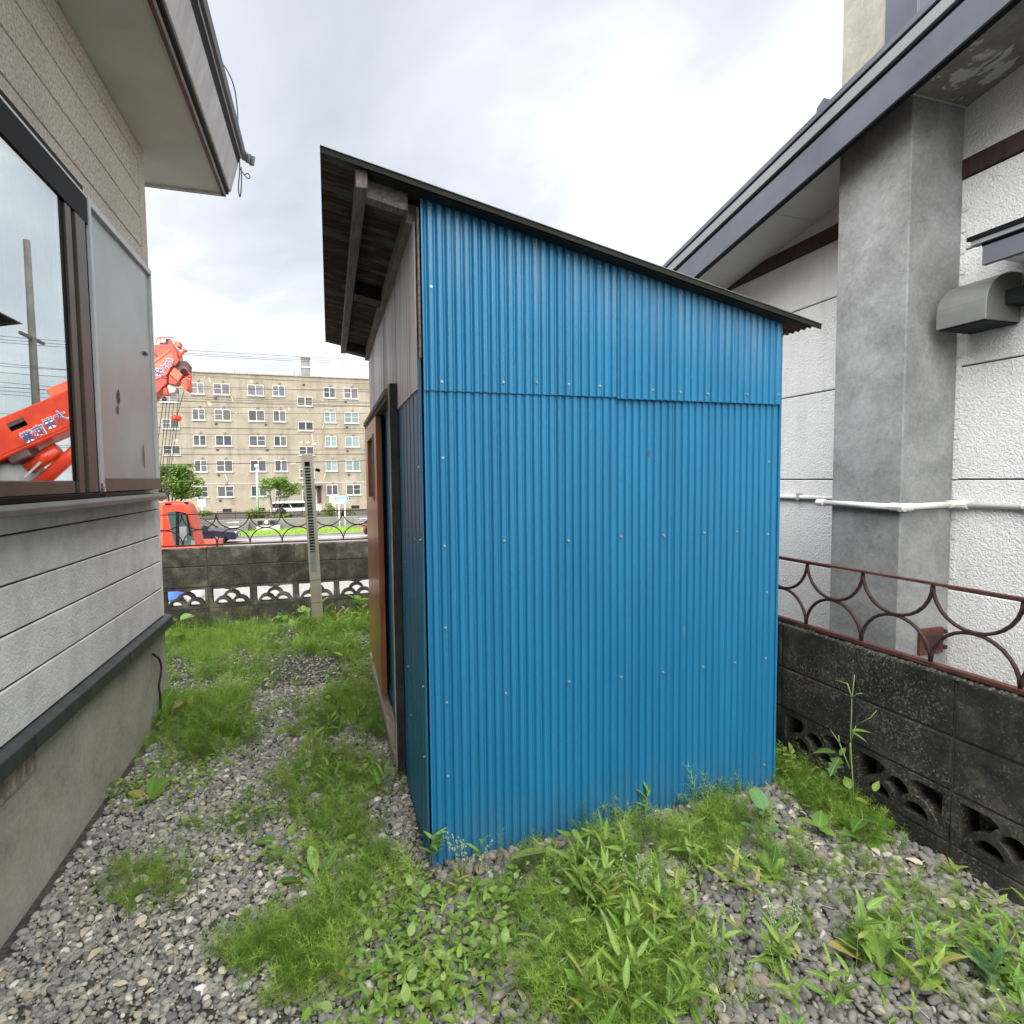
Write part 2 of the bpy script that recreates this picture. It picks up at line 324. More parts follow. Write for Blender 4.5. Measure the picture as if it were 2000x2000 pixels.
M['pole'] = pmat('weathered_utility_pole', (0.055, 0.052, 0.045), (0.085, 0.08, 0.07), 3, 0.85)
M['bark'] = pmat('grey_brown_bark', (0.06, 0.05, 0.04), (0.13, 0.11, 0.09), 8, 0.9, bump=0.5)
# ------------------------------------------------------------------ plants, stones
def leaf_mat(name, stops, rough=0.45, trans=0.35, rib=True):
    t = NT(name); oi = t.n('ShaderNodeObjectInfo'); v = t.coords()
    k = t.math('ADD', t.math('MULTIPLY', oi.outputs['Random'], 0.8), t.math('MULTIPLY', t.noise(t.coords(world=True), 5.0, 3), 0.25))
    c = t.ramp(k, stops)
    sx = t.n('ShaderNodeSeparateXYZ', {0: v}); mr = t.n('ShaderNodeMapRange', {0: t.math('ABSOLUTE', sx.outputs[0]), 1: 0.010, 2: 0.030, 3: 0.45, 4: 0.0}).outputs[0]
    if rib: c = t.mix(mr, c, (0.42, 0.52, 0.20))
    c = t.mix(t.n('ShaderNodeMapRange', {0: t.noise(t.coords(world=True), 160, 3), 1: 0.35, 2: 0.65, 3: 0.28, 4: 0.0}).outputs[0], c, (0.035, 0.075, 0.012))
    b = t.bsdf(c, rough, 0.0, 0.35); tr = t.n('ShaderNodeBsdfTranslucent', {'Color': c})
    m = t.n('ShaderNodeMixShader', {0: trans}); t.t.links.new(b.outputs[0], m.inputs[1]); t.t.links.new(tr.outputs[0], m.inputs[2])
    return t.done(m)
M['horsetail'] = leaf_mat('feathery_green', [(0.1, (0.135, 0.25, 0.034)), (0.5, (0.22, 0.37, 0.050)), (0.95, (0.37, 0.52, 0.095))], 0.6, 0.4, False)
M['grass'] = leaf_mat('fresh_grass_green', [(0.1, (0.19, 0.35, 0.042)), (0.6, (0.30, 0.50, 0.062)), (0.95, (0.42, 0.58, 0.11))], 0.5, 0.4, False)
M['leaf'] = leaf_mat('bright_leaf_green', [(0.05, (0.12, 0.25, 0.035)), (0.6, (0.20, 0.37, 0.055)), (0.98, (0.30, 0.44, 0.085))])
M['leaf_lime'] = leaf_mat('lime_green_leaf', [(0.05, (0.15, 0.27, 0.035)), (0.6, (0.255, 0.38, 0.050)), (0.85, (0.34, 0.43, 0.085)), (0.95, (0.30, 0.11, 0.045))])
M['leaf_blue'] = leaf_mat('bluish_green_leaf', [(0.0, (0.11, 0.25, 0.10)), (1.0, (0.18, 0.34, 0.15))])
M['leaf_yellow'] = leaf_mat('yellowing_leaf', [(0.0, (0.42, 0.40, 0.10)), (1.0, (0.52, 0.42, 0.14))])
M['leaf_dark'] = leaf_mat('dark_green_leaf', [(0.0, (0.055, 0.14, 0.025)), (1.0, (0.12, 0.25, 0.045))])
M['stem'] = pmat('pale_green_stem', (0.20, 0.28, 0.085), (0.28, 0.32, 0.12), 9, 0.6)
M['stem_red'] = pmat('reddish_stem', (0.16, 0.045, 0.03), (0.24, 0.12, 0.06), 9, 0.6)
M['seed'] = pmat('pale_seed_head', (0.24, 0.30, 0.15), (0.34, 0.40, 0.24), 20, 0.8)
M['straw'] = pmat('dry_straw', (0.42, 0.36, 0.26), (0.52, 0.46, 0.35), 9, 0.8)
def tree_leaf():
    t = NT('tree_foliage'); v = t.coords(world=True); c = t.ramp(t.noise(v, 1.6, 5, 0.7), [(0.32, (0.055, 0.13, 0.024)), (0.52, (0.14, 0.25, 0.038)), (0.70, (0.33, 0.32, 0.075))])
    b = t.bsdf(c, 0.6, 0.0, 0.3); tr = t.n('ShaderNodeBsdfTranslucent', {'Color': c}); m = t.n('ShaderNodeMixShader', {0: 0.3})
    t.t.links.new(b.outputs[0], m.inputs[1]); t.t.links.new(tr.outputs[0], m.inputs[2]); return t.done(m)
M['tree'] = tree_leaf()
def stone_mat(name, warm, dim=1.0):
    t = NT(name); oi = t.n('ShaderNodeObjectInfo'); r = oi.outputs['Random']
    g = warm
    c = t.ramp(r, [(0.0, (0.095*g, 0.097, 0.096)), (0.30, (0.175*g, 0.176, 0.168)), (0.58, (0.255*g, 0.252, 0.236)), (0.80, (0.33*g, 0.32, 0.29)), (0.90, (0.38, 0.34, 0.255)), (0.925, (0.30, 0.215, 0.14)), (0.945, (0.50, 0.48, 0.42)), (1.0, (0.66, 0.645, 0.60))])
    n = t.noise(t.coords(world=True), 130, 4, 0.7); c = t.mix(1.0, c, (dim, dim*0.99, dim*0.925), 'MULTIPLY'); c = t.mix(0.30, c, t.ramp(n, [(0.3, (0.04, 0.04, 0.04)), (0.7, (0.30, 0.29, 0.28))]))
    return t.done(t.bsdf(c, 0.85, 0.0, 0.3, n, 0.25, 0.002))
M['stone'] = stone_mat('grey_gravel_stone', 0.98, 1.18); M['stone_warm'] = stone_mat('warm_crushed_stone', 1.03, 0.78)
def soil():
    t = NT('damp_gravelly_soil'); v = t.coords(world=True)
    vo = t.n('ShaderNodeTexVoronoi', {'Vector': v, 'Scale': 60.0}); n = t.noise(v, 3.0, 6, 0.65)
    c = t.ramp(n, [(0.3, (0.050, 0.047, 0.040)), (0.7, (0.095, 0.09, 0.078))])
    c = t.mix(0.5, c, t.ramp(vo.outputs['Distance'], [(0.0, (0.15, 0.145, 0.13)), (0.6, (0.03, 0.028, 0.025))]))
    return t.done(t.bsdf(c, 0.95, 0.0, 0.15, vo.outputs['Distance'], 0.5, 0.01))
M['soil'] = soil()
M['verge'] = pmat('roadside_grass', (0.12, 0.19, 0.035), (0.22, 0.30, 0.06), 1.2, 0.95, bump=0.6, bscale=12, bdist=0.1)

# ------------------------------------------------------------------ builders
ORG = {}
class MB:
    def __init__(s): s.v = []; s.f = []
    def add(s, vs, fs):
        o = len(s.v); s.v += [tuple(q) for q in vs]; s.f += [tuple(i+o for i in f) for f in fs]; return s
    def box(s, x0, x1, y0, y1, z0, z1):
        x0, x1 = sorted((x0, x1)); y0, y1 = sorted((y0, y1)); z0, z1 = sorted((z0, z1))
        return s.add([(x0,y0,z0),(x1,y0,z0),(x1,y1,z0),(x0,y1,z0),(x0,y0,z1),(x1,y0,z1),(x1,y1,z1),(x0,y1,z1)],
                     [(0,3,2,1),(4,5,6,7),(0,1,5,4),(1,2,6,5),(2,3,7,6),(3,0,4,7)])
    def obox(s, c, a, b, d):
        c, a, b, d = map(Vector, (c, a, b, d))
        P = [c+a*i+b*j+d*k for k in (-1,1) for j in (-1,1) for i in (-1,1)]
        return s.add(P, [(0,2,3,1),(4,5,7,6),(0,1,5,4),(1,3,7,5),(3,2,6,7),(2,0,4,6)])
    def prism(s, poly, axis, lo, hi):
        """polygon in the two other axes (x,z for y; y,z for x; x,y for z) extruded along axis"""
        n = len(poly)
        mk = {'y': lambda p, q: (p[0], q, p[1]), 'x': lambda p, q: (q, p[0], p[1]), 'z': lambda p, q: (p[0], p[1], q)}[axis]
        vs = [mk(p, lo) for p in poly] + [mk(p, hi) for p in poly]
        fs = [tuple(range(n-1, -1, -1)), tuple(range(n, 2*n))] + [(i, (i+1) % n, n+(i+1) % n, n+i) for i in range(n)]
        return s.add(vs, fs)
    def tube(s, pts, r, n=8, cap=True):
        pts = [Vector(p) for p in pts]; rs = r if isinstance(r, (list, tuple)) else [r]*len(pts)
        vs, fs = [], []; t0 = (pts[1]-pts[0]).normalized()
        ref = Vector((0, 0, 1)) if abs(t0.z) < 0.9 else Vector((1, 0, 0)); a = t0.cross(ref).normalized()
        for i, p in enumerate(pts):
            t = (pts[min(i+1, len(pts)-1)] - pts[max(i-1, 0)]).normalized()
            a = (a - t*a.dot(t)).normalized(); b = t.cross(a)
            for k in range(n):
                q = 2*math.pi*k/n; vs.append(p + (a*math.cos(q)+b*math.sin(q))*rs[i])
        for i in range(len(pts)-1):
            for k in range(n): fs.append((i*n+k, i*n+(k+1) % n, (i+1)*n+(k+1) % n, (i+1)*n+k))
        if cap: fs += [tuple(range(n-1, -1, -1)), tuple(range((len(pts)-1)*n, len(pts)*n))]
        return s.add(vs, fs)
    def build(s, name, mat, parent=None, smooth=False, bevel=0.0, seg=1):
        o0 = ORG.get(parent.name, Vector((0, 0, 0))) if parent else Vector((0, 0, 0))
        me = bpy.data.meshes.new(name); me.from_pydata([(x-o0.x, y-o0.y, z-o0.z) for x, y, z in s.v], [], s.f); me.validate()
        if isinstance(mat, str): mat = M[mat]
        me.materials.append(mat)
        if smooth: me.polygons.foreach_set('use_smooth', [True]*len(me.polygons))
        ob = bpy.data.objects.new(name, me); col.objects.link(ob)
        if parent: ob.parent = parent
        ORG[ob.name] = o0.copy()
        if bevel:
            b = ob.modifiers.new('bevel', 'BEVEL'); b.width = bevel; b.segments = seg; b.limit_method = 'ANGLE'
        return ob
def tag(o, label=None, cat=None, group=None, kind=None):
    for k, v in (('label', label), ('category', cat), ('group', group), ('kind', kind)):
        if v: o[k] = v
    return o
def thing(name, loc, label, cat, group=None):
    o = bpy.data.objects.new(name, None); col.objects.link(o); o.location = loc; o.empty_display_size = 0.1
    ORG[o.name] = Vector(loc); return tag(o, label, cat, group)
def copy_tree(o, parent=None):
    c = o.copy(); col.objects.link(c); c.parent = parent
    for ch in list(o.children): copy_tree(ch, c)
    return c
def put(name, mesh, parent, loc, rot=None):
    """another piece sharing mesh data, loc in world"""
    ob = bpy.data.objects.new(name, mesh); col.objects.link(ob); o0 = ORG.get(parent.name, Vector((0, 0, 0)))
    ob.parent = parent; ob.location = Vector(loc)-o0
    if rot: ob.rotation_euler = rot
    ORG[ob.name] = o0.copy(); return ob
def mesh_of(mb, name, mat, smooth=False):
    me = bpy.data.meshes.new(name); me.from_pydata(mb.v, [], mb.f); me.materials.append(M[mat] if isinstance(mat, str) else mat)
    if smooth: me.polygons.foreach_set('use_smooth', [True]*len(me.polygons))
    return me
def part(name, mat, parent, fn, **k):
    mb = MB(); fn(mb); return mb.build(name, mat, parent, **k)
def smooth01(a, b, x):
    t = min(1, max(0, (x-a)/(b-a))); return t*t*(3-2*t)
# ------------------------------------------------------------------ ground, road, pavement
STREET = -2.30
YLINE = G(540, 1053, STREET).y; YGR0 = G(540, 1047, STREET).y; YRET = G(540, 1035.5, STREET).y
def gz(x, y):
    if y < 6.44:
        if x > 2.27: return 0.30  # raised soil added behind the wall so its openwork holes look dark
        z = 0.035*smooth01(0.6, 1.9, x)
        return z + 0.012*mnoise.noise(Vector((x*1.7, y*1.7, 3.1)))
    if y < 7.8: return STREET*smooth01(6.44, 7.6, y)
    if y < YRET: return STREET
    return STREET + (0.86 if y < YRET+0.15 else 0.86 - 0.30*smooth01(YRET+2, YRET+14, y))
gx = sorted(set([-500, -200, -90, -50, -30, -18, -10, -6, -4, -3, -2, -1.5] + [round(-1.2+0.07*i, 3) for i in range(51)] + [2.255, 2.28, 2.6, 3, 4, 6, 10, 18, 30, 50, 90, 200, 500]))
gy = sorted(set([-60, -20, -8, -4, -2, -1.2] + [round(-0.6+0.07*i, 3) for i in range(100)] + [6.43, 6.45, 6.6, 6.8, 7.0, 7.2, 7.4, 7.6, 7.8, 10, 14, 18, 24, 30, 36, YRET-0.01, YRET+0.01, YRET+0.1, YRET+0.2, YRET+3, YRET+6, YRET+9, YRET+14, YRET+20, 90, 140, 300, 900]))
vs_ = [(x, y, gz(x, y)) for y in gy for x in gx]; nx = len(gx)
fs_ = [(j*nx+i, j*nx+i+1, (j+1)*nx+i+1, (j+1)*nx+i) for j in range(len(gy)-1) for i in range(nx-1)]
mb = MB(); mb.add(vs_, fs_); tag(mb.build('ground', 'soil', smooth=True), kind='structure')
tag(part('pavement', 'pavement', None, lambda m: m.box(-120, 120, 9.0, 30.0, STREET-0.3, STREET+0.12), bevel=0.02), kind='structure')
tag(part('road', 'asphalt', None, lambda m: m.box(-200, 200, 30.01, YGR0-0.5, STREET-0.3, STREET+0.004)), kind='structure')
tag(part('road_marking', 'paint_white', None, lambda m: m.box(-120, 120, YLINE-0.1, YLINE+0.08, STREET, STREET+0.008)), kind='structure')
tag(part('kerb', 'retain', None, lambda m: m.box(-120, 120, YGR0-0.49, YGR0-0.3, STREET-0.3, STREET+0.12), bevel=0.02), kind='structure')
tag(part('grass_verge', 'verge', None, lambda m: m.box(-120, 120, YGR0-0.29, YRET-0.02, STREET-0.3, STREET+0.05)), kind='structure')

# ------------------------------------------------------------------ the blue shed
SY, XL, XR = 2.124, 0.336, 1.932          # front plane and its two edges
SIDE, REAR = 0.325, 4.70                  # side wall plane, rear wall plane
def zroof(x): return 2.556 - 0.2053*(x-0.006)
PITCHC = 0.0335
def ridge(a, ph=0.0):
    t = 0.5+0.5*math.cos(2*math.pi*(a-ph)/PITCHC); return smooth01(0.0, 0.60, t)
def corr(m, a0, a1, zb, zt, off, plane, depth=0.013, n=14, nz=9, ph=0.0, sgn=-1, wob=0.003):
    k = max(2, int((a1-a0)/PITCHC*n)); A = [a0+(a1-a0)*i/k for i in range(k+1)]; vs, fs = [], []
    for j in range(nz+1):
        for a in A:
            b = zb(a) if callable(zb) else zb; t = zt(a) if callable(zt) else zt
            z = b+(t-b)*j/nz
            h = off+sgn*depth*ridge(a, ph) + wob*mnoise.noise(Vector((a*3.0, z*2.0, off*9)))
            vs.append((a, h, z) if plane == 'y' else (h, a, z))
    w = len(A)
    for j in range(nz):
        for i in range(k): fs.append((j*w+i, j*w+i+1, (j+1)*w+i+1, (j+1)*w+i) if plane == 'y' else (j*w+i+1, j*w+i, (j+1)*w+i, (j+1)*w+i+1))
    m.add(vs, fs)
shed = thing('shed', (XL, SY, 0), 'blue corrugated metal shed with sloping rusty roof in the middle of the yard', 'shed')
SEAM = 1.802
zt = lambda x: zroof(x)-0.004
core = lambda m: m.prism([(0.352, 0.0), (1.925, 0.02), (1.925, zroof(1.925)-0.05), (0.352, zroof(0.352)-0.05)], 'y', SY+0.012, REAR-0.012)
part('wall_core', 'dark_wood', shed, core)
sheets = []
for a0, a1, zb, zt_, off in ((XL, 0.865, (lambda x: gz(x, SY)-0.02), SEAM+0.03, SY), (0.845, 1.40, (lambda x: gz(x, SY)-0.02), SEAM+0.03, SY+0.0025), (1.38, XR, (lambda x: gz(x, SY)-0.02), SEAM+0.03, SY+0.001),
                             (XL, 1.150, SEAM, zt, SY-0.007), (1.122, XR, SEAM-0.006, zt, SY-0.014)):
    sheets.append(part('corrugated_sheet', 'blue', shed, lambda m: corr(m, a0, a1, zb, zt_, off, 'y'), smooth=True))
# screws, each where the photograph shows it
scr_mb = MB(); scr_mb.tube([(0, 0.004, 0), (0, -0.0015, 0)], [0.0052, 0.0052], 10); scr_mb.tube([(0, -0.001, 0), (0, -0.006, 0)], [0.0032, 0.0026], 6)
ME_SCREW = mesh_of(scr_mb, 'screw', 'screw'); ME_WASH = mesh_of(scr_mb, 'washer', 'rust_screw')
pts = [(825,721),(947,722),(1073,726),(1132,729),(1228,737),(1285,741),(1329,744),(1460,745),(818,543),(831,864),(836,1030),(951,1020),(1073,1020),(1251,1010),(1328,1005),(841,1184),(842,1325),
       (957,1307),(1074,1286),(1252,1268),(1327,1258),(1386,1250),(844,1464),(1452,871),(1445,1118),(1443,1242)]
dull = [(1013,722),(1403,745),(1170,1013),(1172,1277),(1388,1003),(1448,1008),(1437,1443),(808,378),(925,420),(1010,453),(1073,472),(1134,497),(1182,519),(1280,550)]
for lst, me in ((pts, ME_SCREW), (dull, ME_WASH)):
    for u, v in lst:
        p = Yp(u*S, v*S, SY-0.012); x = round(p.x/PITCHC)*PITCHC
        put('screw', me, shed, (min(x, XR-0.012), SY-0.0140-(0.007+0.007*(p.x > 1.13) if p.z > SEAM else 0), min(p.z, zt(x)-0.03)))
# corner and side
part('corner_trim', 'teal', shed, lambda m: m.box(0.3230, 0.3315, SY+0.003, SY+0.055, gz(0.34, SY)-0.02, 1.92), bevel=0.003)
part('corner_trim', 'blue', shed, lambda m: m.box(XR+0.001, XR+0.012, SY-0.012, SY+0.05, gz(1.93, SY)-0.02, zroof(XR)-0.03), bevel=0.002)
part('corner_batten', 'grey_wood', shed, lambda m: m.box(0.3255, 0.3335, SY+0.002, SY+0.03, 1.921, zroof(0.34)-0.03), bevel=0.002)
def ribbed(m, y0, y1, z0, z1, x, pitch=0.11):
    prof = []; y = y0
    while y < y1-1e-6:
        for d, h in ((0, 0), (0.008, 0.0035), (0.022, 0.0035), (0.030, 0)):
            if y+d < y1: prof.append((x-h, y+d))
        y += pitch
    prof.append((x, y1)); vs = [(a, b, z) for z in (z0, z1) for a, b in prof]; n = len(prof)
    m.add(vs, [(i+1, i, n+i, n+i+1) for i in range(n-1)])
part('ribbed_panel', 'teal', shed, lambda m: ribbed(m, SY+0.056, 2.795, -0.03, 1.822, SIDE))
part('ribbed_panel', 'teal', shed, lambda m: ribbed(m, 2.85, REAR, 0.12, 1.90, SIDE+0.004))
for y0, y1, z0, o in ((SY+0.032, 2.80, 1.812, 0.0), (2.78, 3.46, 1.86, 0.003), (3.44, 4.10, 1.87, -0.001), (4.08, REAR, 1.88, 0.002)):
    part('plastic_sheet', 'mauve', shed, lambda m: corr(m, y0, y1, z0, zroof(SIDE)-0.07, SIDE+o, 'x', 0.008, 6, 5), smooth=True)
for u, v in ((800, 880), (788, 1015), (810, 1320), (812, 1458)):
    p = Xp(u*S, v*S, 0.321); put('screw', ME_WASH, shed, (0.3215, SY+0.03, p.z), (0, 0, -math.pi/2))
for y, z in ((2.30, 1.24), (2.42, 0.98), (2.62, 0.62), (2.55, 0.42), (2.66, 1.1)):
    put('screw', ME_WASH, shed, (SIDE-0.001, y, z), (0, 0, -math.pi/2))
post = part('door_post', 'black', shed, lambda m: m.box(0.283, 0.3225, 2.80, 2.847, 0.03, 1.935), bevel=0.002)
part('post_edge', 'cream_edge', post, lambda m: m.box(0.279, 0.2829, 2.803, 2.847, 0.05, 1.93))
part('door_header', 'grey_wood', shed, lambda m: m.box(0.262, 0.3225, 2.8475, 4.60, 1.885, 1.915), bevel=0.003)
part('door_rail', 'dark_wood', shed, lambda m: m.box(0.272, 0.3225, 2.8475, 4.60, 1.862, 1.8845))
dr = part('door', 'door', shed, lambda m: [m.box(0.270, 0.304, 3.52, 3.73, 0.17, 1.858), m.box(0.270, 0.304, 4.20, 4.56, 0.17, 1.858), m.box(0.270, 0.304, 3.7301, 4.1999, 0.17, 1.36), m.box(0.270, 0.304, 3.7301, 4.1999, 1.75, 1.858)], bevel=0.0015)
part('door_pane', 'glass', dr, lambda m: m.box(0.286, 0.290, 3.7302, 4.1998, 1.3602, 1.7498))
part('pane_frame', 'door', dr, lambda m: [m.box(0.263, 0.2699, 3.715, 4.215, 1.345, 1.36), m.box(0.263, 0.2699, 3.715, 4.215, 1.75, 1.765), m.box(0.263, 0.2699, 3.715, 3.73, 1.3601, 1.7499), m.box(0.263, 0.2699, 4.20, 4.215, 1.3601, 1.7499)])
part('door_edge', 'near_black', dr, lambda m: m.box(0.3041, 0.3205, 3.56, 4.56, 0.18, 1.85))
part('door_sill', 'sill_wood', shed, lambda m: m.box(0.268, 0.3225, 2.8475, 4.62, 0.05, 0.115), bevel=0.004)
part('door_sill', 'grey_wood', shed, lambda m: m.box(0.300, 0.3225, 2.8475, 4.62, -0.02, 0.0495), bevel=0.004)
# roof: two lapped corrugated sheets with their ridges running down the slope
def roofm(m, x0, x1, dz, y0=2.040, y1=4.80):
    ny = int((y1-y0)/PITCHC*8); Y = [y0+(y1-y0)*i/ny for i in range(ny+1)]; X = [x0+(x1-x0)*i/10 for i in range(11)]; vs, fs = [], []
    for x in X:
        for y in Y: vs.append((x, y, zroof(x)+dz+0.009*(0.5+0.5*math.cos(2*math.pi*y/PITCHC)) + 0.003*mnoise.noise(Vector((x*2, y*1.3, 5)))))
    w = len(Y)
    for i in range(10):
        for j in range(ny): fs.append((i*w+j, (i+1)*w+j, (i+1)*w+j+1, i*w+j+1))
    m.add(vs, fs)
rf = part('roof_sheet', 'roof', shed, lambda m: roofm(m, 0.0, 1.13, 0.0), smooth=True)
part('roof_sheet', 'roof', shed, lambda m: roofm(m, 1.05, 2.075, 0.006), smooth=True)
def slope_bar(m, x0, x1, y0, y1, dz0, dz1):
    m.prism([(x0, zroof(x0)+dz0), (x1, zroof(x1)+dz0), (x1, zroof(x1)+dz1), (x0, zroof(x0)+dz1)], 'y', y0, y1)
part('barge_strip', 'barge', shed, lambda m: slope_bar(m, 0.0, 2.078, 2.034, 2.0395, -0.010, 0.0095))
part('barge_cap', 'roof_trim', shed, lambda m: slope_bar(m, 0.0, 2.08, 2.030, 2.07, 0.010, 0.0125))
part('barge_board', 'barge', shed, lambda m: slope_bar(m, 0.16, 1.96, 2.045, 2.095, -0.014, -0.002))
part('eave_board', 'grey_wood', shed, lambda m: m.box(0.112, 0.150, 2.06, 4.74, zroof(0.15)-0.062, zroof(0.15)-0.003), bevel=0.002)
part('wall_plate', 'grey_wood', shed, lambda m: m.box(0.292, 0.335, 2.17, 4.72, zroof(0.335)-0.075, zroof(0.335)-0.004), bevel=0.003)
for y0, y1, mt in ((2.112, 2.165, 'grey_wood'), (3.20, 3.32, 'black'), (4.60, 4.70, 'dark_wood')):
    part('rafter', mt, shed, lambda m: slope_bar(m, 0.1505, 0.291, y0, y1, -0.066, -0.004))
part('rear_wall', 'teal', shed, lambda m: m.prism([(0.34, 0), (1.93, 0), (1.93, zroof(1.93)-0.03), (0.34, zroof(0.34)-0.03)], 'y', REAR-0.01, REAR))
part('right_wall', 'blue', shed, lambda m: corr(m, SY+0.03, REAR, 0.0, zroof(XR)-0.03, XR, 'x', 0.008, 4, 3, sgn=1), smooth=True)

# ------------------------------------------------------------------ house on the left
HX, HY = -1.030, 4.140
lh = thing('left_house', (HX, HY, 0), 'house on the left with beige and white siding, bronze window and pale eave', 'house')
part('foundation', 'foundation', lh, lambda m: m.box(-6, HX-0.008, -4, HY+0.03, -0.1, 0.565), bevel=0.004)
tr_ = part('base_flashing', 'base_trim', lh, lambda m: m.prism([(HX-0.01, 0.545), (HX+0.030, 0.545), (HX+0.032, 0.605), (HX+0.026, 0.612), (HX-0.01, 0.626)], 'y', -4, HY+0.062), bevel=0.002)
part('base_flashing', 'base_trim', lh, lambda m: m.box(-6, HX-0.011, HY+0.031, HY+0.06, 0.545, 0.612))
for y in (2.36, 3.36): part('flashing_joint', 'roof_edge', tr_, lambda m: m.box(HX+0.0305, HX+0.0335, y, y+0.003, 0.545, 0.606))
part('wall_backing', 'dark_wood', lh, lambda m: m.box(-6, HX-0.012, -4, HY-0.012, 0.57, 3.49))
seams_lo = [0.627, 0.640, 0.806, 0.977, 1.140, 1.306, 1.375]
for a, b in ((0.627, 0.806), (0.806, 0.977), (0.977, 1.140), (1.140, 1.306), (1.306, 1.43)):
    part('siding_board', 'siding_lo', lh, lambda m: m.box(HX-0.0115, HX, -4, HY-0.036, a+0.0035, b-0.0035), bevel=0.0035)
part('corner_board', 'siding_lo', lh, lambda m: m.box(HX-0.0115, HX+0.001, HY-0.0355, HY, 0.628, 1.415), bevel=0.003)
for a, b in ((2.72, 2.878), (2.878, 3.048), (3.048, 3.212), (3.212, 3.385), (3.385, 3.488)):
    part('siding_board', 'siding_up', lh, lambda m: m.box(HX-0.0115, HX, -4, HY-0.126, a+0.003, b-0.003), bevel=0.003)
part('corner_board', 'siding_up', lh, lambda m: m.box(HX-0.0115, HX+0.001, HY-0.1255, HY, 1.416, 3.488), bevel=0.003)
part('end_wall', 'siding_lo', lh, lambda m: m.box(-6, HX-0.0121, HY-0.0115, HY, 0.628, 3.488))
# the vent at the foot of the wall
vt = part('foundation_vent', 'cream_edge', lh, lambda m: [m.box(HX-0.0075, HX-0.001, 1.86, 1.885, 0.45, 0.54), m.box(HX-0.0075, HX-0.001, 2.41, 2.435, 0.45, 0.54), m.box(HX-0.0075, HX-0.001, 1.8851, 2.4099, 0.45, 0.465), m.box(HX-0.0075, HX-0.006, 1.8851, 2.4099, 0.4651, 0.54)], bevel=0.001)
for i in range(16): part('vent_slat', 'cream_edge', vt, lambda m: m.box(HX-0.0059, HX-0.002, 1.90+0.032*i, 1.912+0.032*i, 0.466, 0.538))
KW = 0.952                                   # the window stands proud of the siding
def wpart(name, mat, parent, fn, **k):
    mb = MB(); fn(mb); mb.v = [(x, y*KW, CAMH+(z-CAMH)*KW) for x, y, z in mb.v]; return mb.build(name, mat, parent, **k)
# window
win = wpart('window', 'bronze_dark', lh, lambda m: m.box(HX-0.011, -0.962, 0.6, 3.17, 1.408, 1.432), bevel=0.003)
wpart('window_rail', 'bronze', win, lambda m: m.box(HX-0.011, -0.972, 0.6, 2.868, 1.4325, 1.487), bevel=0.003)
wpart('window_rail', 'bronze_dark', win, lambda m: m.box(HX-0.011, -0.985, 0.6, 3.165, 2.772, 2.828), bevel=0.003)
wpart('window_sill', 'hood', win, lambda m: m.prism([(HX-0.001, 1.368), (-0.950, 1.368), (-0.948, 1.390), (-0.956, 1.4075), (HX-0.001, 1.4075)], 'y', 0.6, 4.19), bevel=0.002)
wpart('window_head', 'bronze_dark', win, lambda m: m.box(HX-0.011, -0.972, 0.6, 3.163, 2.655, 2.7715), bevel=0.003)
wpart('head_trim', 'alu', win, lambda m: m.box(HX+0.0005, -0.970, 0.6, 3.163, 2.7725, 2.783))
wpart('window_stile', 'bronze_dark', win, lambda m: m.box(-1.010, -0.984, 2.868, 2.925, 1.4875, 2.6545), bevel=0.002)
wpart('window_stile', 'bronze', win, lambda m: m.box(-1.012, -0.976, 2.9255, 2.985, 1.433, 2.6545), bevel=0.002)
wpart('window_stile', 'bronze_dark', win, lambda m: m.box(-1.012, -0.988, 2.9855, 3.012, 1.433, 2.6545), bevel=0.002)
wpart('window_stile', 'bronze', win, lambda m: m.box(-1.012, -0.970, 3.0125, 3.118, 1.433, 2.6545), bevel=0.003)
wpart('window_stile', 'bronze_dark', win, lambda m: m.box(-1.012, -0.980, 3.1185, 3.163, 1.433, 2.6545), bevel=0.002)
wpart('window_pane', 'glass', win, lambda m: m.box(-0.986, -0.980, 0.6, 2.8675, 1.4875, 2.6545))
wpart('curtain', 'curtain', win, lambda m: m.add([(HX-0.008+0.008*math.sin(i*0.9)*(1 if k < 2 else 1), 0.6+2.26*i/120, (1.4875, 2.6545)[k]) for k in range(2) for i in range(121)], [(i+1, i, 121+i, 122+i) for i in range(120)]), smooth=True)
wpart('window_latch', 'chrome', win, lambda m: [m.box(-0.9699, -0.956, 3.145, 3.160, 1.435, 1.452), m.box(-0.9699, -0.96, 3.145, 3.158, 1.46, 1.475)])
scr = wpart('screen_frame', 'alu', lh, lambda m: [m.box(-1.005, -0.968, 3.168, 3.196, 1.4335, 2.792), m.box(-1.005, -0.972, 3.1965, 4.164, 2.758, 2.792), m.box(-1.005, -0.974, 4.146, 4.164, 1.50, 2.7575)], bevel=0.002)
wpart('screen_rail', 'bronze', scr, lambda m: m.box(-1.005, -0.970, 3.1965, 4.164, 1.4335, 1.4995), bevel=0.002)
wpart('screen_mesh', 'mesh_screen', scr, lambda m: m.add([(-0.990+0.006*mnoise.noise(Vector((3*(3.1965+0.9495*i/20), 2.4*(1.50+1.2575*j/24), 1.0))), 3.1965+0.9495*i/20, 1.50+1.2575*j/24) for j in range(25) for i in range(21)],
     [(j*21+i+1, j*21+i, (j+1)*21+i, (j+1)*21+i+1) for j in range(24) for i in range(20)]), smooth=True)
zmid = Xp(242, 718, -1.03).z
wpart('screen_backing', 'shutter', scr, lambda m: m.box(-1.030, -1.018, 3.2, 4.02, 1.50, zmid-0.02))
wpart('screen_backing', 'siding_up', scr, lambda m: m.box(-1.030, -1.020, 3.2, 4.02, zmid+0.025, 2.76))
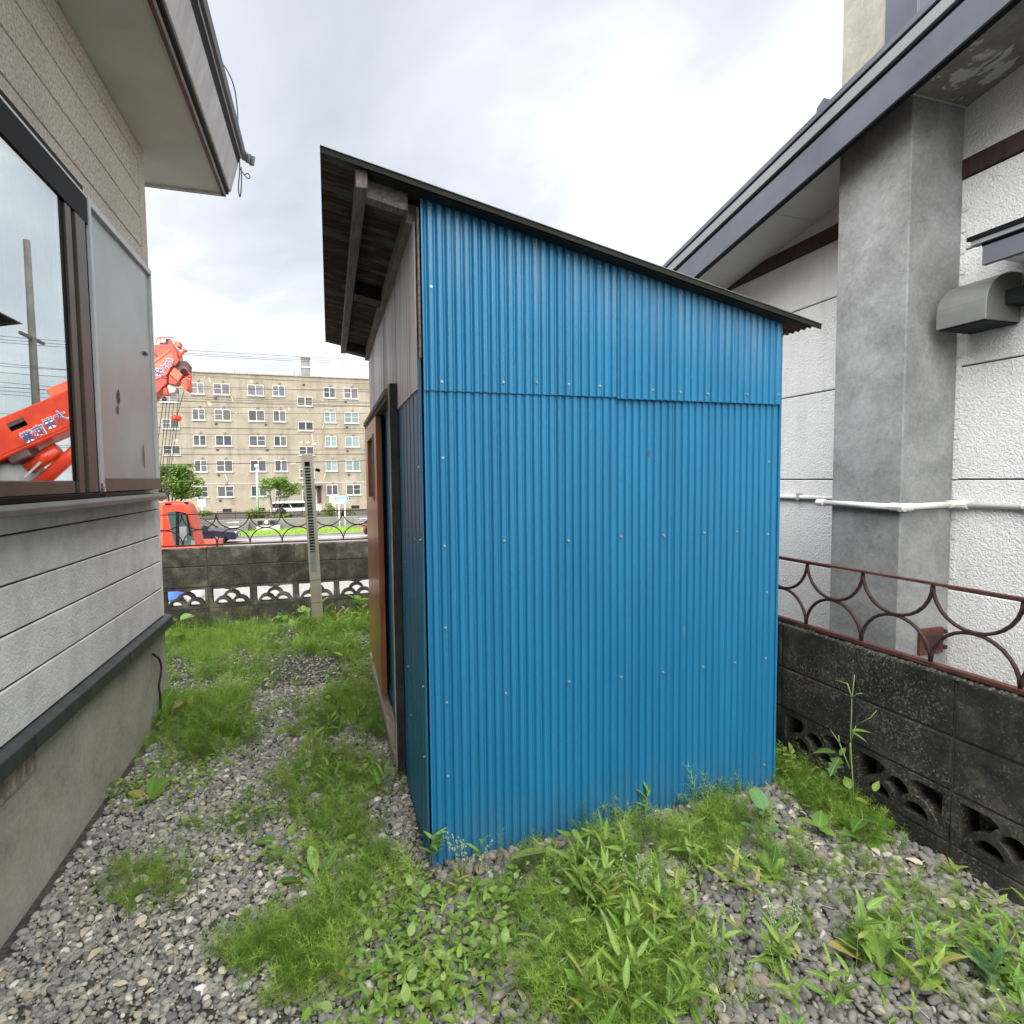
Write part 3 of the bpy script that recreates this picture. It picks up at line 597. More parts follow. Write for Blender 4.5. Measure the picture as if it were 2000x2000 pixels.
wpart('screen_backing', 'bronze', scr, lambda m: m.box(-1.018, -1.006, 3.2, 4.14, zmid-0.02, zmid+0.02))
def tear(m, cy, cz, w, h):
    n = 12; q = [(cy+w*math.cos(2*math.pi*i/n)*(0.7+0.5*random.random()), cz+h*math.sin(2*math.pi*i/n)*(0.75+0.4*random.random())) for i in range(n)]
    m.prism(q, 'x', -0.9838, -0.9828)
for u, v, w, h, mt in ((231, 775, 0.020, 0.040, 'red_brown'), (230, 800, 0.016, 0.022, 'bronze'), (281, 890, 0.010, 0.065, 'bronze'), (283, 690, 0.05, 0.010, 'bronze_dark')):
    p = Xp(u, v, -0.985); part('screen_tear', mt, scr, lambda m: tear(m, p.y, p.z, w, h))
# eave
part('soffit', 'soffit', lh, lambda m: m.box(-6, -0.668, -4, 4.555, 3.490, 3.512))
part('eave_trim', 'red_brown', lh, lambda m: m.box(-0.6675, -0.652, -4, 4.548, 3.478, 3.511), bevel=0.002)
part('eave_trim', 'fascia_pale', lh, lambda m: m.box(-0.6515, -0.638, -4, 4.56, 3.484, 3.515), bevel=0.002)
part('eave_trim', 'near_black', lh, lambda m: m.box(-0.6375, -0.619, -4, 4.565, 3.488, 3.526))
part('fascia', 'fascia_pale', lh, lambda m: m.prism([(-0.6185, 3.505), (-0.606, 3.508), (-0.553, 3.700), (-0.566, 3.703)], 'y', -4, 4.57), bevel=0.002)
part('fascia_groove', 'near_black', lh, lambda m: m.prism([(-0.566, 3.7035), (-0.555, 3.7035), (-0.536, 3.752), (-0.548, 3.754)], 'y', -4, 4.57))
part('drip_edge', 'alu', lh, lambda m: m.prism([(-0.548, 3.7545), (-0.533, 3.7525), (-0.530, 3.762), (-0.546, 3.764)], 'y', -4, 4.57))
rl = part('roof', 'roof_edge', lh, lambda m: m.prism([(-0.545, 3.7645), (-0.512, 3.766), (-0.500, 3.800), (-6.0, 5.70), (-6.0, 5.66)], 'y', -4, 4.60))
for k in range(3): part('roof_end_tab', 'roof_edge', rl, lambda m: m.prism([(-0.535+0.022*k, 3.772-0.002*k), (-0.505+0.022*k, 3.760+0.004*k), (-0.495+0.022*k, 3.815+0.006*k), (-0.525+0.022*k, 3.825)], 'y', 4.603+0.03*k, 4.63+0.03*k))
part('end_fascia', 'base_trim', lh, lambda m: m.box(-6, -0.64, 4.5665, 4.585, 3.478, 3.70))
part('end_fascia', 'fascia_pale', lh, lambda m: m.box(-6, -0.668, 4.5555, 4.566, 3.476, 3.515))
# ------------------------------------------------------------------ loose cables
def bez(P, n=10):
    out = []; P = [Vector(p) for p in P]
    for i in range(len(P)-1):
        a, b, c, d = P[max(i-1, 0)], P[i], P[i+1], P[min(i+2, len(P)-1)]
        for k in range(n):
            t = k/n; out.append(0.5*((2*b)+(c-a)*t+(2*a-5*b+4*c-d)*t*t+(3*b-a-3*c+d)*t**3))
    return out+[P[-1]]
z1 = lambda u, v, y: Yp(u/2.76, v/2.76, y)
cb = MB(); cb.tube(bez([z1(1178, 318, 4.2), z1(1225, 380, 4.3), z1(1262, 470, 4.42), z1(1278, 580, 4.5), z1(1284, 700, 4.56), z1(1290, 830, 4.60), z1(1291, 930, 4.61), z1(1285, 1010, 4.61), z1(1294, 1062, 4.61), z1(1302, 990, 4.61), z1(1300, 900, 4.61)]), 0.0042, 6)
tag(cb.build('cable', 'cable_grey', smooth=True), 'thin grey cable looping down from the left house roof edge', 'cable')
cb = MB(); cb.tube(bez([z1(1290, 905, 4.62), z1(1312, 935, 4.63), z1(1335, 962, 4.63), z1(1348, 955, 4.63), z1(1335, 935, 4.63), z1(1315, 945, 4.63)]), 0.0036, 6)
tag(cb.build('cable', 'cable_grey', smooth=True), 'small curled cable end at the corner of the left house eave', 'cable')
z7 = lambda u, v, x: Xp(u*700/1591, 1150+v*700/1591, x)
cb = MB(); cb.tube(bez([z7(678, 288, -1.04), z7(686, 294, -1.02), z7(706, 312, -1.015), z7(716, 345, -1.012), z7(713, 385, -1.012), z7(706, 430, -1.015), z7(710, 470, -1.012), z7(712, 500, -1.01), z7(712, 640, -1.005)]), 0.006, 8)
tag(cb.build('cable', 'rubber', smooth=True), 'black cable coming out of the left house foundation near its corner', 'cable')

# ------------------------------------------------------------------ house on the right
WX = 3.275
rh = thing('right_house', (WX, 2.0, 0), 'white sprayed house on the right with slate roof edge and grey chimney', 'house')
zs = lambda y: 3.42-0.185*(y-2.29)            # soffit line, rising towards the viewer
RY = -3.0                                       # ridge
part('wall_backing', 'mortar', rh, lambda m: m.prism([(9, 0), (9, zs(9)), (RY, zs(RY)), (2*RY-9, zs(9)), (2*RY-9, 0)], 'x', WX+0.016, WX+0.3))
for a, b in ((-0.05, 0.84), (0.84, 1.449), (1.449, 2.058), (2.058, 2.675), (2.675, 3.052)):
    part('wall_panel', 'white_wall', rh, lambda m: m.box(WX, WX+0.0155, -6, 8.9, a+0.004, b-0.004), bevel=0.004)
part('timber_band', 'trim_brown', rh, lambda m: m.box(WX-0.012, WX+0.0155, -6, 8.9, 3.054, 3.150), bevel=0.003)
part('gable_panel', 'white_wall', rh, lambda m: m.prism([(4.0, 3.152), (-6, 3.152), (-6, zs(RY)-0.555), (RY, zs(RY)-0.001), (3.7, zs(3.7)-0.001)], 'x', WX, WX+0.0155))
SFX = 2.752
def sof(m, y0, y1): m.prism([(y0, zs(y0)), (y1, zs(y1)), (y1, zs(y1)+0.02), (y0, zs(y0)+0.02)], 'x', SFX, WX+0.015)
for y0, y1, mt in ((3.262, 9, 'soffit'), (2.737, 3.258, 'soffit'), (2.285, 2.736, 'soffit'), (1.72, 2.284, 'soffit_peel'), (RY, 1.716, 'soffit')):
    part('soffit_panel', mt, rh, lambda m: sof(m, y0, y1))
part('soffit_edge', 'chimney', rh, lambda m: m.prism([(y, zs(y)-0.001) for y in (2.75, 2.9, 3.05, 3.2)] + [(3.2, zs(3.2)-0.004), (2.75, zs(2.75)-0.004)], 'x', SFX+0.001, SFX+0.09))
L = lambda y: 3.300-0.19*(y-2.29)
def rake(m, d0, d1, x0, x1, y0=RY, y1=9.3): m.prism([(y0, L(y0)+d0), (y1, L(y1)+d0), (y1, L(y1)+d1), (y0, L(y0)+d1)], 'x', x0, x1)
part('rake_fascia', 'slate', rh, lambda m: rake(m, 0.012, 0.190, 2.720, SFX), bevel=0.003)
part('rake_fascia', 'near_black', rh, lambda m: rake(m, 0.0, 0.0115, 2.716, SFX))
part('rake_fascia', 'near_black', rh, lambda m: rake(m, 0.1905, 0.212, 2.728, SFX))
part('rake_fascia', 'slate_pale', rh, lambda m: rake(m, 0.2125, 0.275, 2.706, SFX), bevel=0.002)
part('rake_fascia', 'near_black', rh, lambda m: rake(m, 0.2755, 0.288, 2.716, SFX))
part('rake_fascia', 'slate', rh, lambda m: rake(m, 0.2885, 0.322, 2.700, SFX), bevel=0.002)
part('roof', 'slate', rh, lambda m: rake(m, 0.24, 0.31, SFX+0.001, 10))
part('roof', 'slate', rh, lambda m: m.prism([(RY, L(RY)+0.24), (2*RY-9, L(9)), (2*RY-9, L(9)+0.08), (RY, L(RY)+0.322)], 'x', 2.7, 10))
ch = part('chimney', 'chimney', rh, lambda m: m.box(2.900, WX-0.0005, 2.290, 2.735, -0.05, 3.419), bevel=0.006)
cht = part('chimney_stack', 'chimney_top', ch, lambda m: m.box(2.900, 3.32, 2.290, 2.735, 3.4195, 6.2), bevel=0.006)
part('chimney_flashing', 'slate', ch, lambda m: [m.box(2.888, 2.8995, 2.272, 2.452, 3.50, 6.0), m.box(2.9, 3.33, 2.272, 2.2895, 3.55, 6.0)], bevel=0.002)
part('chimney_flashing', 'slate_pale', ch, lambda m: m.prism([(2.36, 3.60), (2.455, 3.58), (2.47, 3.64), (2.36, 3.68)], 'x', 2.880, 2.8875))
part('chimney_flashing', 'slate', ch, lambda m: m.prism([(2.74, L(2.74)+0.30), (2.80, L(2.80)+0.30), (2.79, L(2.79)+0.42), (2.74, L(2.74)+0.44)], 'x', 2.78, 3.2))
part('plaster_crack', 'white_wall', rh, lambda m: [m.box(WX-0.004, WX-0.0006, 2.262+0.010*mnoise.noise(Vector((k*1.3, 0, 0))), 2.2895, 0.9+0.11*k, 0.995+0.11*k) for k in range(19)])
pc = lambda u, v: Yp(1450+u/2.147, 900+v/2.147, 2.288)
a, b = pc(735, 705), pc(828, 800)
cl = part('cleanout_door', 'iron', ch, lambda m: m.box(a.x, b.x, 2.268, 2.2895, b.z, a.z), bevel=0.004)
part('cleanout_hinge', 'iron_dark', cl, lambda m: [m.box(b.x-0.002, b.x+0.02, 2.262, 2.28, z, z+0.02) for z in (b.z+0.02, a.z-0.035)])
part('cleanout_plate', 'iron_dark', cl, lambda m: m.box(a.x+0.03, b.x-0.02, 2.258, 2.2675, b.z+0.03, a.z-0.03), bevel=0.004)
# vent hood
def hood(m):
    prof = [(WX-0.001, 2.225), (3.032, 2.225)] + [(3.032+0.20*(1-math.cos(t)), 2.30+0.165*math.sin(t)) for t in [math.pi/2*i/10 for i in range(11)]] + [(WX-0.001, 2.465)]
    m.prism(prof, 'y', 1.992, 2.232)
hd = part('vent_hood', 'hood', rh, hood, bevel=0.002)
part('hood_underside', 'dark', hd, lambda m: m.box(3.045, WX-0.002, 2.002, 2.222, 2.2195, 2.2248))
part('duct_stub', 'dark', hd, lambda m: m.box(3.16, WX-0.0015, 1.70, 1.9915, 2.30, 2.37))
# window canopy on the near side
aw = part('canopy', 'slate', rh, lambda m: m.box(2.955, 2.980, -1.0, 1.968, 2.458, 2.545), bevel=0.002)
part('canopy_groove', 'near_black', aw, lambda m: m.box(2.962, 2.985, -1.0, 1.975, 2.5455, 2.560))
part('canopy_edge', 'slate_pale', aw, lambda m: m.box(2.945, 2.985, -1.0, 2.015, 2.5605, 2.585), bevel=0.002)
part('canopy_top', 'near_black', aw, lambda m: m.prism([(2.938, 2.5855), (WX-0.001, 2.64), (WX-0.001, 2.66), (2.938, 2.605)], 'y', -1.0, 2.03))
part('canopy_soffit', 'soffit', aw, lambda m: m.box(2.9805, WX-0.001, -1.0, 1.90, 2.462, 2.475))
part('window_trim', 'win_frame', rh, lambda m: m.box(WX-0.03, WX-0.001, -0.5, 1.745, 1.10, 1.52), bevel=0.003)
# white plastic pipe clipped round the chimney
pipe = thing('drain_pipe', (2.88, 2.5, 1.31), 'cream plastic pipe clipped along the white house wall and round its chimney', 'pipe')
part('pipe_length', 'pvc', pipe, lambda m: m.tube([(WX-0.02, 8, 1.322), (WX-0.02, 2.76, 1.322)], 0.015, 10), smooth=True)
part('pipe_length', 'pvc', pipe, lambda m: m.tube([(2.878, 2.80, 1.312), (2.878, 2.275, 1.306)], 0.017, 10), smooth=True)
part('pipe_length', 'pvc', pipe, lambda m: m.tube([(2.878, 2.266, 1.306), (WX-0.02, 2.266, 1.314)], 0.017, 10), smooth=True)
part('pipe_length', 'pvc', pipe, lambda m: m.tube([(WX-0.02, 2.255, 1.314), (WX-0.02, -1.0, 1.322)], 0.015, 10), smooth=True)
for p0, p1 in (((2.878, 2.815, 1.312), (2.878, 2.765, 1.312)), ((2.878, 2.33, 1.3065), (2.878, 2.25, 1.3065)), ((2.862, 2.266, 1.306), (2.94, 2.266, 1.306)), ((WX-0.06, 2.266, 1.314), (WX-0.004, 2.266, 1.314)), ((WX-0.02, 2.274, 1.314), (WX-0.02, 2.19, 1.314)), ((WX-0.02, 1.93, 1.318), (WX-0.02, 1.86, 1.318))):
    part('pipe_socket', 'pvc', pipe, lambda m: m.tube([p0, p1], 0.0225, 10), smooth=False)
for y in (3.35, 1.90): part('pipe_clip', 'khaki_pale', pipe, lambda m: m.box(WX-0.045, WX-0.0005, y-0.008, y+0.008, 1.300, 1.352))
# ------------------------------------------------------------------ concrete block walls
BW, BH = 0.405, 0.205
def block_mesh(mat, w, h, d):
    m = MB(); m.box(-w/2, w/2, -d/2, d/2, -h/2, h/2); me = mesh_of(m, 'block', mat); return me
def lace_mesh(mat, w, h, d):
    """openwork block: two arches below, one above"""
    W, H = w/2, h/2; bw, bt = 0.026, 0.020; R, r = 0.079, 0.052; base = -H+0.026
    def solid(u, v):
        if abs(u) > W-bw or v > H-bt or v < base: return True
        for cx in (-0.0795, 0.0795):
            q = math.hypot(u-cx, (v-base)*1.05)
            if r < q < R: return True
        q = math.hypot(u, (v-(base+0.062))*1.05)
        if r < q < R and v > base+0.050: 
            if all(math.hypot(u-cx, (v-base)*1.05) > r for cx in (-0.0795, 0.0795)): return True
        return False
    holes = []
    for su, sv, n in ((-0.0795, base+0.015, 26), (0.0795, base+0.015, 26), (0, base+0.085, 26), (-W+bw+0.022, H-bt-0.02, 26), (W-bw-0.022, H-bt-0.02, 26)):
        if solid(su, sv): continue
        pl = []
        for i in range(n):
            a = 2*math.pi*i/n; q = 0.0
            while q < 0.16 and not solid(su+q*math.cos(a), sv+q*math.sin(a)): q += 0.001
            pl.append((su+q*math.cos(a), sv+q*math.sin(a)))
        holes.append(pl)
    cu = bpy.data.curves.new('lace', 'CURVE'); cu.dimensions = '2D'; cu.fill_mode = 'BOTH'; cu.extrude = d/2; cu.bevel_depth = 0.0
    for pl in [[(-W, -H), (W, -H), (W, H), (-W, H)]]+holes:
        sp = cu.splines.new('POLY'); sp.points.add(len(pl)-1); sp.use_cyclic_u = True
        for q, (x, y) in zip(sp.points, pl): q.co = (x, y, 0, 1)
    ob = bpy.data.objects.new('lace', cu); col.objects.link(ob); dg = bpy.context.evaluated_depsgraph_get()
    me = bpy.data.meshes.new_from_object(ob.evaluated_get(dg)); bpy.data.objects.remove(ob)
    me.transform(Matrix.Rotation(math.pi/2, 4, 'X')); me.materials.clear(); me.materials.append(M[mat]); me.name = 'lace_block'; return me
def block_wall(root, axis, joints, rows, c, thick, mat, mmat, top_r=True):
    """joints along the wall, rows as (z0, z1, lace)"""
    full = {}
    for z0, z1, lace in rows:
        h = z1-z0-0.007
        for a0, a1 in zip(joints[:-1], joints[1:]):
            w = abs(a1-a0)-0.007; key = (round(w, 3), round(h, 3), lace)
            if key not in full: full[key] = lace_mesh(mat, w, h, thick) if lace else block_mesh(mat, w, h, thick)
            mid = (a0+a1)/2
            loc = (mid, c+random.uniform(-0.0015, 0.0015), (z0+z1)/2) if axis == 'x' else (c+random.uniform(-0.0015, 0.0015), mid, (z0+z1)/2)
            b = put('block', full[key], root, loc, None if axis == 'x' else (0, 0, math.pi/2))
            if not lace:
                bv = b.modifiers.new('bevel', 'BEVEL'); bv.width = 0.006; bv.segments = 2
    j0, j1 = min(joints), max(joints); t = thick/2-0.007
    def joint(m, a0, a1, z0, z1):
        m.box(a0, a1, c-t, c+t, z0, z1) if axis == 'x' else m.box(c-t, c+t, a0, a1, z0, z1)
    zs_ = [rows[0][0]]+[r_[1] for r_ in rows]
    mo = MB()
    for z in zs_[1:-1]: joint(mo, j0, j1, z-0.0037, z+0.0037)
    for jn in joints[1:-1]:
        for z0, z1, l_ in rows: joint(mo, jn-0.0037, jn+0.0037, z0+0.0038, z1-0.0038)
    mo.build('mortar', mmat, root)
    return root
fwl = thing('block_wall', (0, 6.36, 0), 'mossy grey concrete block wall with openwork row closing the yard at the back', 'wall')
FJ = [round(-1.178-0.407*4+0.407*i, 3) for i in range(14)]; FJ[-1] = 2.255
block_wall(fwl, 'x', FJ, [(-0.19, 0.018, False), (0.018, 0.215, False), (0.215, 0.428, True), (0.428, 0.636, False), (0.636, 0.822, False)], 6.365, 0.10, 'block_far', 'mortar')
nwl = thing('block_wall', (2.20, 2, 0), 'blackened concrete block wall with openwork row along the white house', 'wall')
NJ = [round(1.47-0.42*6+0.42*i, 3) for i in range(18)]; NJ = [j for j in NJ if j < 6.2]+[6.310]
block_wall(nwl, 'y', NJ, [(-0.12, 0.118, False), (0.118, 0.312, True), (0.312, 0.516, False), (0.516, 0.738, False)], 2.205, 0.11, 'block_near', 'mortar_dark')
# crumbling crust on the wall tops
def crust(m, axis, a0, a1, c, w, z, n):
    for i in range(n):
        a = a0+(a1-a0)*random.random(); b = c+random.uniform(-w, w); s = random.uniform(0.002, 0.009)
        p = (a, b, z-0.002) if axis == 'x' else (b, a, z-0.002)
        k = random.uniform(0.3, 1.2)
        m.obox(p, Vector((s*math.cos(k), s*math.sin(k), 0)), Vector((-s*math.sin(k)*0.7, s*math.cos(k)*0.7, 0)), Vector((0.002, 0, s*0.45)))
tag(part('crumbled_crust', 'mortar', fwl, lambda m: crust(m, 'x', -1.6, 1.0, 6.335, 0.022, 0.822, 420)), kind='stuff')
tag(part('crumbled_crust', 'mortar_dark', nwl, lambda m: crust(m, 'y', 0.3, 4.5, 2.172, 0.022, 0.738, 420)), kind='stuff')

# ------------------------------------------------------------------ iron arch fences on the walls
def arch_fence(root, axis, cusps, c, z0, z1, mat_a, mat_top, mat_bot, rr=0.0062):
    R = (cusps[1]-cusps[0])/2; zm = (z0+z1)/2
    up_ = MB(); up_.tube([(R*math.cos(math.pi*i/14), 0, R*0.985*-math.sin(math.pi*i/14)) for i in range(15)], rr, 6)
    dn_ = MB(); dn_.tube([(R*math.cos(math.pi*i/14), 0, R*0.985*math.sin(math.pi*i/14)) for i in range(15)], rr, 6)
    mu, md = mesh_of(up_, 'arch', mat_a, True), mesh_of(dn_, 'arch', mat_a, True)
    for a, b in zip(cusps[:-1], cusps[1:]):
        mid = (a+b)/2
        for me, z in ((mu, z1), (md, z0)):
            put('arch', me, root, (mid, c, z) if axis == 'x' else (c, mid, z), (0, 0, 0) if axis == 'x' else (0, 0, math.pi/2))
    e0, e1 = cusps[0]-0.02, cusps[-1]+0.02
    def bar(m, z, h, w):
        m.box(e0, e1, c-w, c+w, z-h, z+h) if axis == 'x' else m.box(c-w, c+w, e0, e1, z-h, z+h)
    part('top_rail', mat_top, root, lambda m: bar(m, z1+0.004, 0.0045, 0.012))
    part('bottom_rail', mat_bot, root, lambda m: bar(m, z0-0.006, 0.007, 0.014))
    part('fixing', mat_a, root, lambda m: [m.box(q-0.006, q+0.006, c-0.006, c+0.006, z0-0.045, z0-0.0135) if axis == 'x' else m.box(c-0.006, c+0.006, q-0.006, q+0.006, z0-0.045, z0-0.0135) for q in cusps[::3]])
ff = thing('arch_fence', (0, 6.36, 0.83), 'low rusty iron fence of arches on the back block wall', 'fence')
arch_fence(ff, 'x', [round(-1.392+0.3035*(i-5), 3) for i in range(16)], 6.355, 0.850, 1.150, 'iron_dark', 'iron_dark', 'iron')
nf = thing('arch_fence', (2.2, 2, 0.74), 'low rusty iron fence of arches on the blackened wall by the white house', 'fence')
arch_fence(nf, 'y', [round(1.590+0.3035*(i-5), 3) for i in range(20)], 2.19, 0.757, 1.058, 'iron_dark', 'iron', 'iron', 0.0072)

# ------------------------------------------------------------------ leaning slotted post
pb, ptop = Vector((-0.145, 6.05, -0.02)), Vector((-0.201, 6.05, 1.735))
gp = thing('slotted_post', pb, 'leaning khaki metal post with a slotted panel before the back wall', 'post')
ax_ = (ptop-pb).normalized(); sx = Vector((1, 0, 0)); sx = (sx-ax_*sx.dot(ax_)).normalized(); sy = ax_.cross(sx)
if sy.y < 0: sy = -sy
Lp = (ptop-pb).length
def pbx(m, a0, a1, b0, b1, c0, c1): m.obox(pb+sx*((a0+a1)/2)+sy*((b0+b1)/2)+ax_*((c0+c1)/2), sx*((a1-a0)/2), sy*((b1-b0)/2), ax_*((c1-c0)/2))
body = part('post_body', 'khaki', gp, lambda m: [pbx(m, -0.052, -0.031, -0.02, 0.03, 0, Lp), pbx(m, 0.018, 0.042, -0.02, 0.03, 0, Lp), pbx(m, -0.0309, 0.0179, -0.02, 0.03, 0, 0.58), pbx(m, -0.0309, 0.0179, -0.02, 0.03, Lp-0.075, Lp), pbx(m, -0.0309, 0.0179, 0.012, 0.03, 0.581, Lp-0.076)], bevel=0.0015)
part('post_edge', 'khaki_pale', body, lambda m: pbx(m, 0.0421, 0.052, -0.02, 0.03, 0, Lp))
for i in range(30):
    q = 0.80+0.0285*i
    if q < Lp-0.09: part('slat', 'slat_green', body, lambda m: m.obox(pb+sx*-0.0065+sy*(-0.006)+ax_*q, sx*0.024, sy*0.012+ax_*0.006, ax_*0.0035-sy*0.002))
part('slot_plate', 'slat_green', body, lambda m: pbx(m, -0.0305, 0.0175, -0.014, -0.008, 0.585, 0.785))
part('slot_void', 'dark', body, lambda m: pbx(m, -0.0305, 0.0175, 0.009, 0.0115, 0.79, Lp-0.077))
for q in (0.27, 0.50): part('post_joint', 'dark', body, lambda m: pbx(m, -0.052, 0.042, -0.0208, -0.0201, q, q+0.004))
part('bracket', 'near_black', gp, lambda m: [pbx(m, 0.0525, 0.075, 0.0, 0.01, Lp-0.155, Lp-0.15), m.obox(pb+sx*0.09+ax_*(Lp-0.16), sx*0.02-ax_*0.008, sy*0.004, ax_*0.014+sx*0.006)])
# ------------------------------------------------------------------ apartment block across the street
YA = 65.0; KA = YA/57.0
ax = lambda x: x*KA
az = lambda z: 1.48+(z-1.48)*KA
apt = thing('apartment_block', (ax(-4), YA, az(-1.43)), 'stained beige five storey apartment block across the street', 'building')
part('wall', 'apt', apt, lambda m: m.box(ax(-24), ax(12), YA, YA+11, az(-0.72), az(11.0)))
part('plinth', 'apt_base', apt, lambda m: m.box(ax(-24.02), ax(12.02), YA-0.06, YA+11.05, az(-2.2), az(-0.721)))
part('parapet', 'apt', apt, lambda m: m.box(ax(-24.1), ax(12.1), YA-0.12, YA+11.1, az(11.001), az(11.09)))
part('parapet_line', 'apt_base', apt, lambda m: m.box(ax(-24.0), ax(12.0), YA-0.03, YA-0.001, az(10.62), az(10.66)))
for z in (1.22, 8.52, 6.2, 3.9): part('floor_line', 'apt_pale' if z == 1.22 else 'apt', apt, lambda m: m.box(ax(-24), ax(12), YA-0.035, YA-0.001, az(z), az(z+0.05)))
def far_window(x0, x1, z0, z1, pm, bars, sill=True, vent=True):
    x0, x1, z0, z1 = ax(x0), ax(x1), az(z0), az(z1); f = 0.055; xm = (x0+x1)/2
    w = part('window', 'win_frame', apt, lambda m: [m.box(x0, x0+f, YA-0.06, YA-0.001, z0, z1), m.box(x1-f, x1, YA-0.06, YA-0.001, z0, z1), m.box(x0+f, x1-f, YA-0.06, YA-0.001, z1-f, z1), m.box(x0+f, x1-f, YA-0.06, YA-0.001, z0, z0+f), m.box(xm-0.045, xm+0.045, YA-0.07, YA-0.001, z0+f, z1-f)])
    for k, (a, b) in enumerate(((x0+f, xm-0.045), (xm+0.045, x1-f))):
        part('pane', pm if not isinstance(pm, tuple) else pm[k], w, lambda m: m.box(a, b, YA-0.03, YA-0.0015, z0+f, z1-f))
        if bars and (bars == 3 or bars == k+1):
            part('guard_bars', 'apt_metal', w, lambda m: [m.box(a+(b-a)*i/6-0.012, a+(b-a)*i/6+0.012, YA-0.05, YA-0.031, z0+f, z0+(z1-z0)*0.55) for i in range(1, 6)]+[m.box(a, b, YA-0.052, YA-0.0505, z0+(z1-z0)*0.55, z0+(z1-z0)*0.58)])
        elif random.random() < 0.4: part('glazing_bar', 'win_frame', w, lambda m: m.box(a, b, YA-0.05, YA-0.031, z0+(z1-z0)*0.52, z0+(z1-z0)*0.56))
    if sill: part('sill', 'apt_pale', w, lambda m: m.box(x0-0.07, x1+0.07, YA-0.13, YA-0.001, z0-0.10, z0-0.001))
    if vent: part('vent_cap', 'apt', apt, lambda m: m.tube([(xm+0.1, YA-0.001, z1+0.27), (xm+0.1, YA-0.14, z1+0.24)], [0.12, 0.10], 8))
rows_ = [(9.151, 10.109), (6.859, 7.842), (4.617, 5.549), (2.313, 3.316), (0.045, 1.01)]
colsx = [(-19.6, -18.4), (-16.6, -15.5), (-11.308, -10.302), (-9.553, -8.233), (-6.792, -5.448), (-4.716, -3.654), (-0.278, 0.76), (1.526, 2.832), (5.2, 6.4), (8.0, 9.2)]
for ci, (x0, x1) in enumerate(colsx):
    for ri, (z0, z1) in enumerate(rows_):
        pm = 'pane_aqua' if ci in (6, 7) and 0 < ri < 4 else ('pane_grey' if random.random() < 0.62 else ('pane_dark', 'pane_grey'))
        far_window(x0, x1, z0, z1, pm, random.choice((0, 1, 2, 3)) if pm != 'pane_aqua' else 0)
for sx0, sx1 in ((-13.694, -12.353), (-2.604, -1.287), (10.0, 11.2)):
    for zt_ in (9.161, 6.881, 4.601, 2.50): far_window(sx0, sx1, zt_-0.80, zt_, 'pane_dark', 0, True, False)
ap = lambda u, v: Yp(280+u/3.864, 630+v/3.864, YA-0.02)
for i, (u, v, w, h, s) in enumerate(((498, 610, 0.30, 0.35, -0.5), (672, 580, 0.10, 0.6, -0.3), (500, 430, 0.12, 0.5, -0.2), (463, 410, 0.1, 0.25, 0), (702, 683, 0.14, 0.16, 0), (1275, 870, 0.10, 0.8, -0.15), (1355, 785, 0.1, 0.5, 0.3), (625, 1170, 0.10, 0.6, -0.3), (1100, 650, 0.18, 0.2, 0), (1370, 1150, 0.09, 0.5, 0.3), (1470, 640, 0.05, 0.7, 0), (1350, 600, 0.06, 0.5, 0.4), (1290, 915, 0.4, 0.2, 0.2), (1240, 905, 0.4, 0.12, 0), (1130, 1060, 0.5, 0.2, 0.2), (880, 850, 0.06, 0.8, 0), (815, 445, 0.25, 0.18, 0), (940, 1000, 0.05, 0.9, 0.1), (245, 890, 0.4, 0.2, 0.1), (1190, 905, 0.3, 0.14, 0))):
    p = ap(u, v); part('repair_patch', 'apt_patch', apt, lambda m: m.prism([(p.x-w/2+s*h/2, p.z+h/2), (p.x+w/2+s*h/2, p.z+h/2+0.05), (p.x+w/2-s*h/2, p.z-h/2), (p.x-w/2-s*h/2, p.z-h/2-0.03)], 'y', YA-0.012, YA-0.0005))
for u, v in ((1210, 470), (545, 570), (1525, 600), (550, 765), (925, 770), (1535, 790), (560, 960), (935, 962), (1540, 968), (570, 1152), (1550, 1148), (580, 1345)):
    p = ap(u, v); part('wall_outlet', 'iron', apt, lambda m: m.box(p.x-0.12, p.x+0.12, YA-0.05, YA-0.001, p.z-0.1, p.z+0.1))
for u, v in ((633, 1418), (885, 1410), (1600, 1392)):
    p = ap(u, v); part('plinth_vent', 'dark', apt, lambda m: m.box(p.x-0.42, p.x+0.42, YA-0.075, YA-0.0605, p.z-0.17, p.z+0.17))
cs = part('roof_duct', 'apt_metal', apt, lambda m: m.box(ax(-2.23), ax(-1.47), YA+1, YA+2, az(11.0), az(12.95)), bevel=0.02)
part('duct_band', 'apt_pale', cs, lambda m: [m.box(ax(-2.30), ax(-1.40), YA+0.9, YA+2.1, az(12.951), az(13.05)), m.box(ax(-2.28), ax(-1.42), YA+0.94, YA+2.06, az(12.0), az(12.12))])
for u in (668, 1132, 1176): 
    p = ap(u, 400); part('roof_aerial', 'apt_metal', apt, lambda m: m.tube([(p.x, YA+2, az(11.0)), (p.x, YA+2, az(11.0)+0.9)], 0.03, 5))
part('entrance_canopy', 'apt_metal', apt, lambda m: m.box(ax(-2.5), ax(-0.7), YA-1.3, YA-0.04, az(0.95), az(1.16)), bevel=0.02)
ed = part('entrance_door', 'win_frame', apt, lambda m: m.box(ax(-2.45), ax(-1.15), YA-0.07, YA-0.001, az(-1.4), az(0.55)))
part('door_glass', 'pane_dark', ed, lambda m: [m.box(ax(-2.35), ax(-1.86), YA-0.09, YA-0.0705, az(-0.9), az(0.4)), m.box(ax(-1.76), ax(-1.25), YA-0.09, YA-0.0705, az(-0.9), az(0.4))])
part('wall_patch', 'iron', apt, lambda m: m.box(ax(-1.1), ax(-0.75), YA-0.02, YA-0.0006, az(-0.7), az(0.9)))
fz = lambda u, v, y: Yp(280+u/3.864, 630+v/3.864, y)
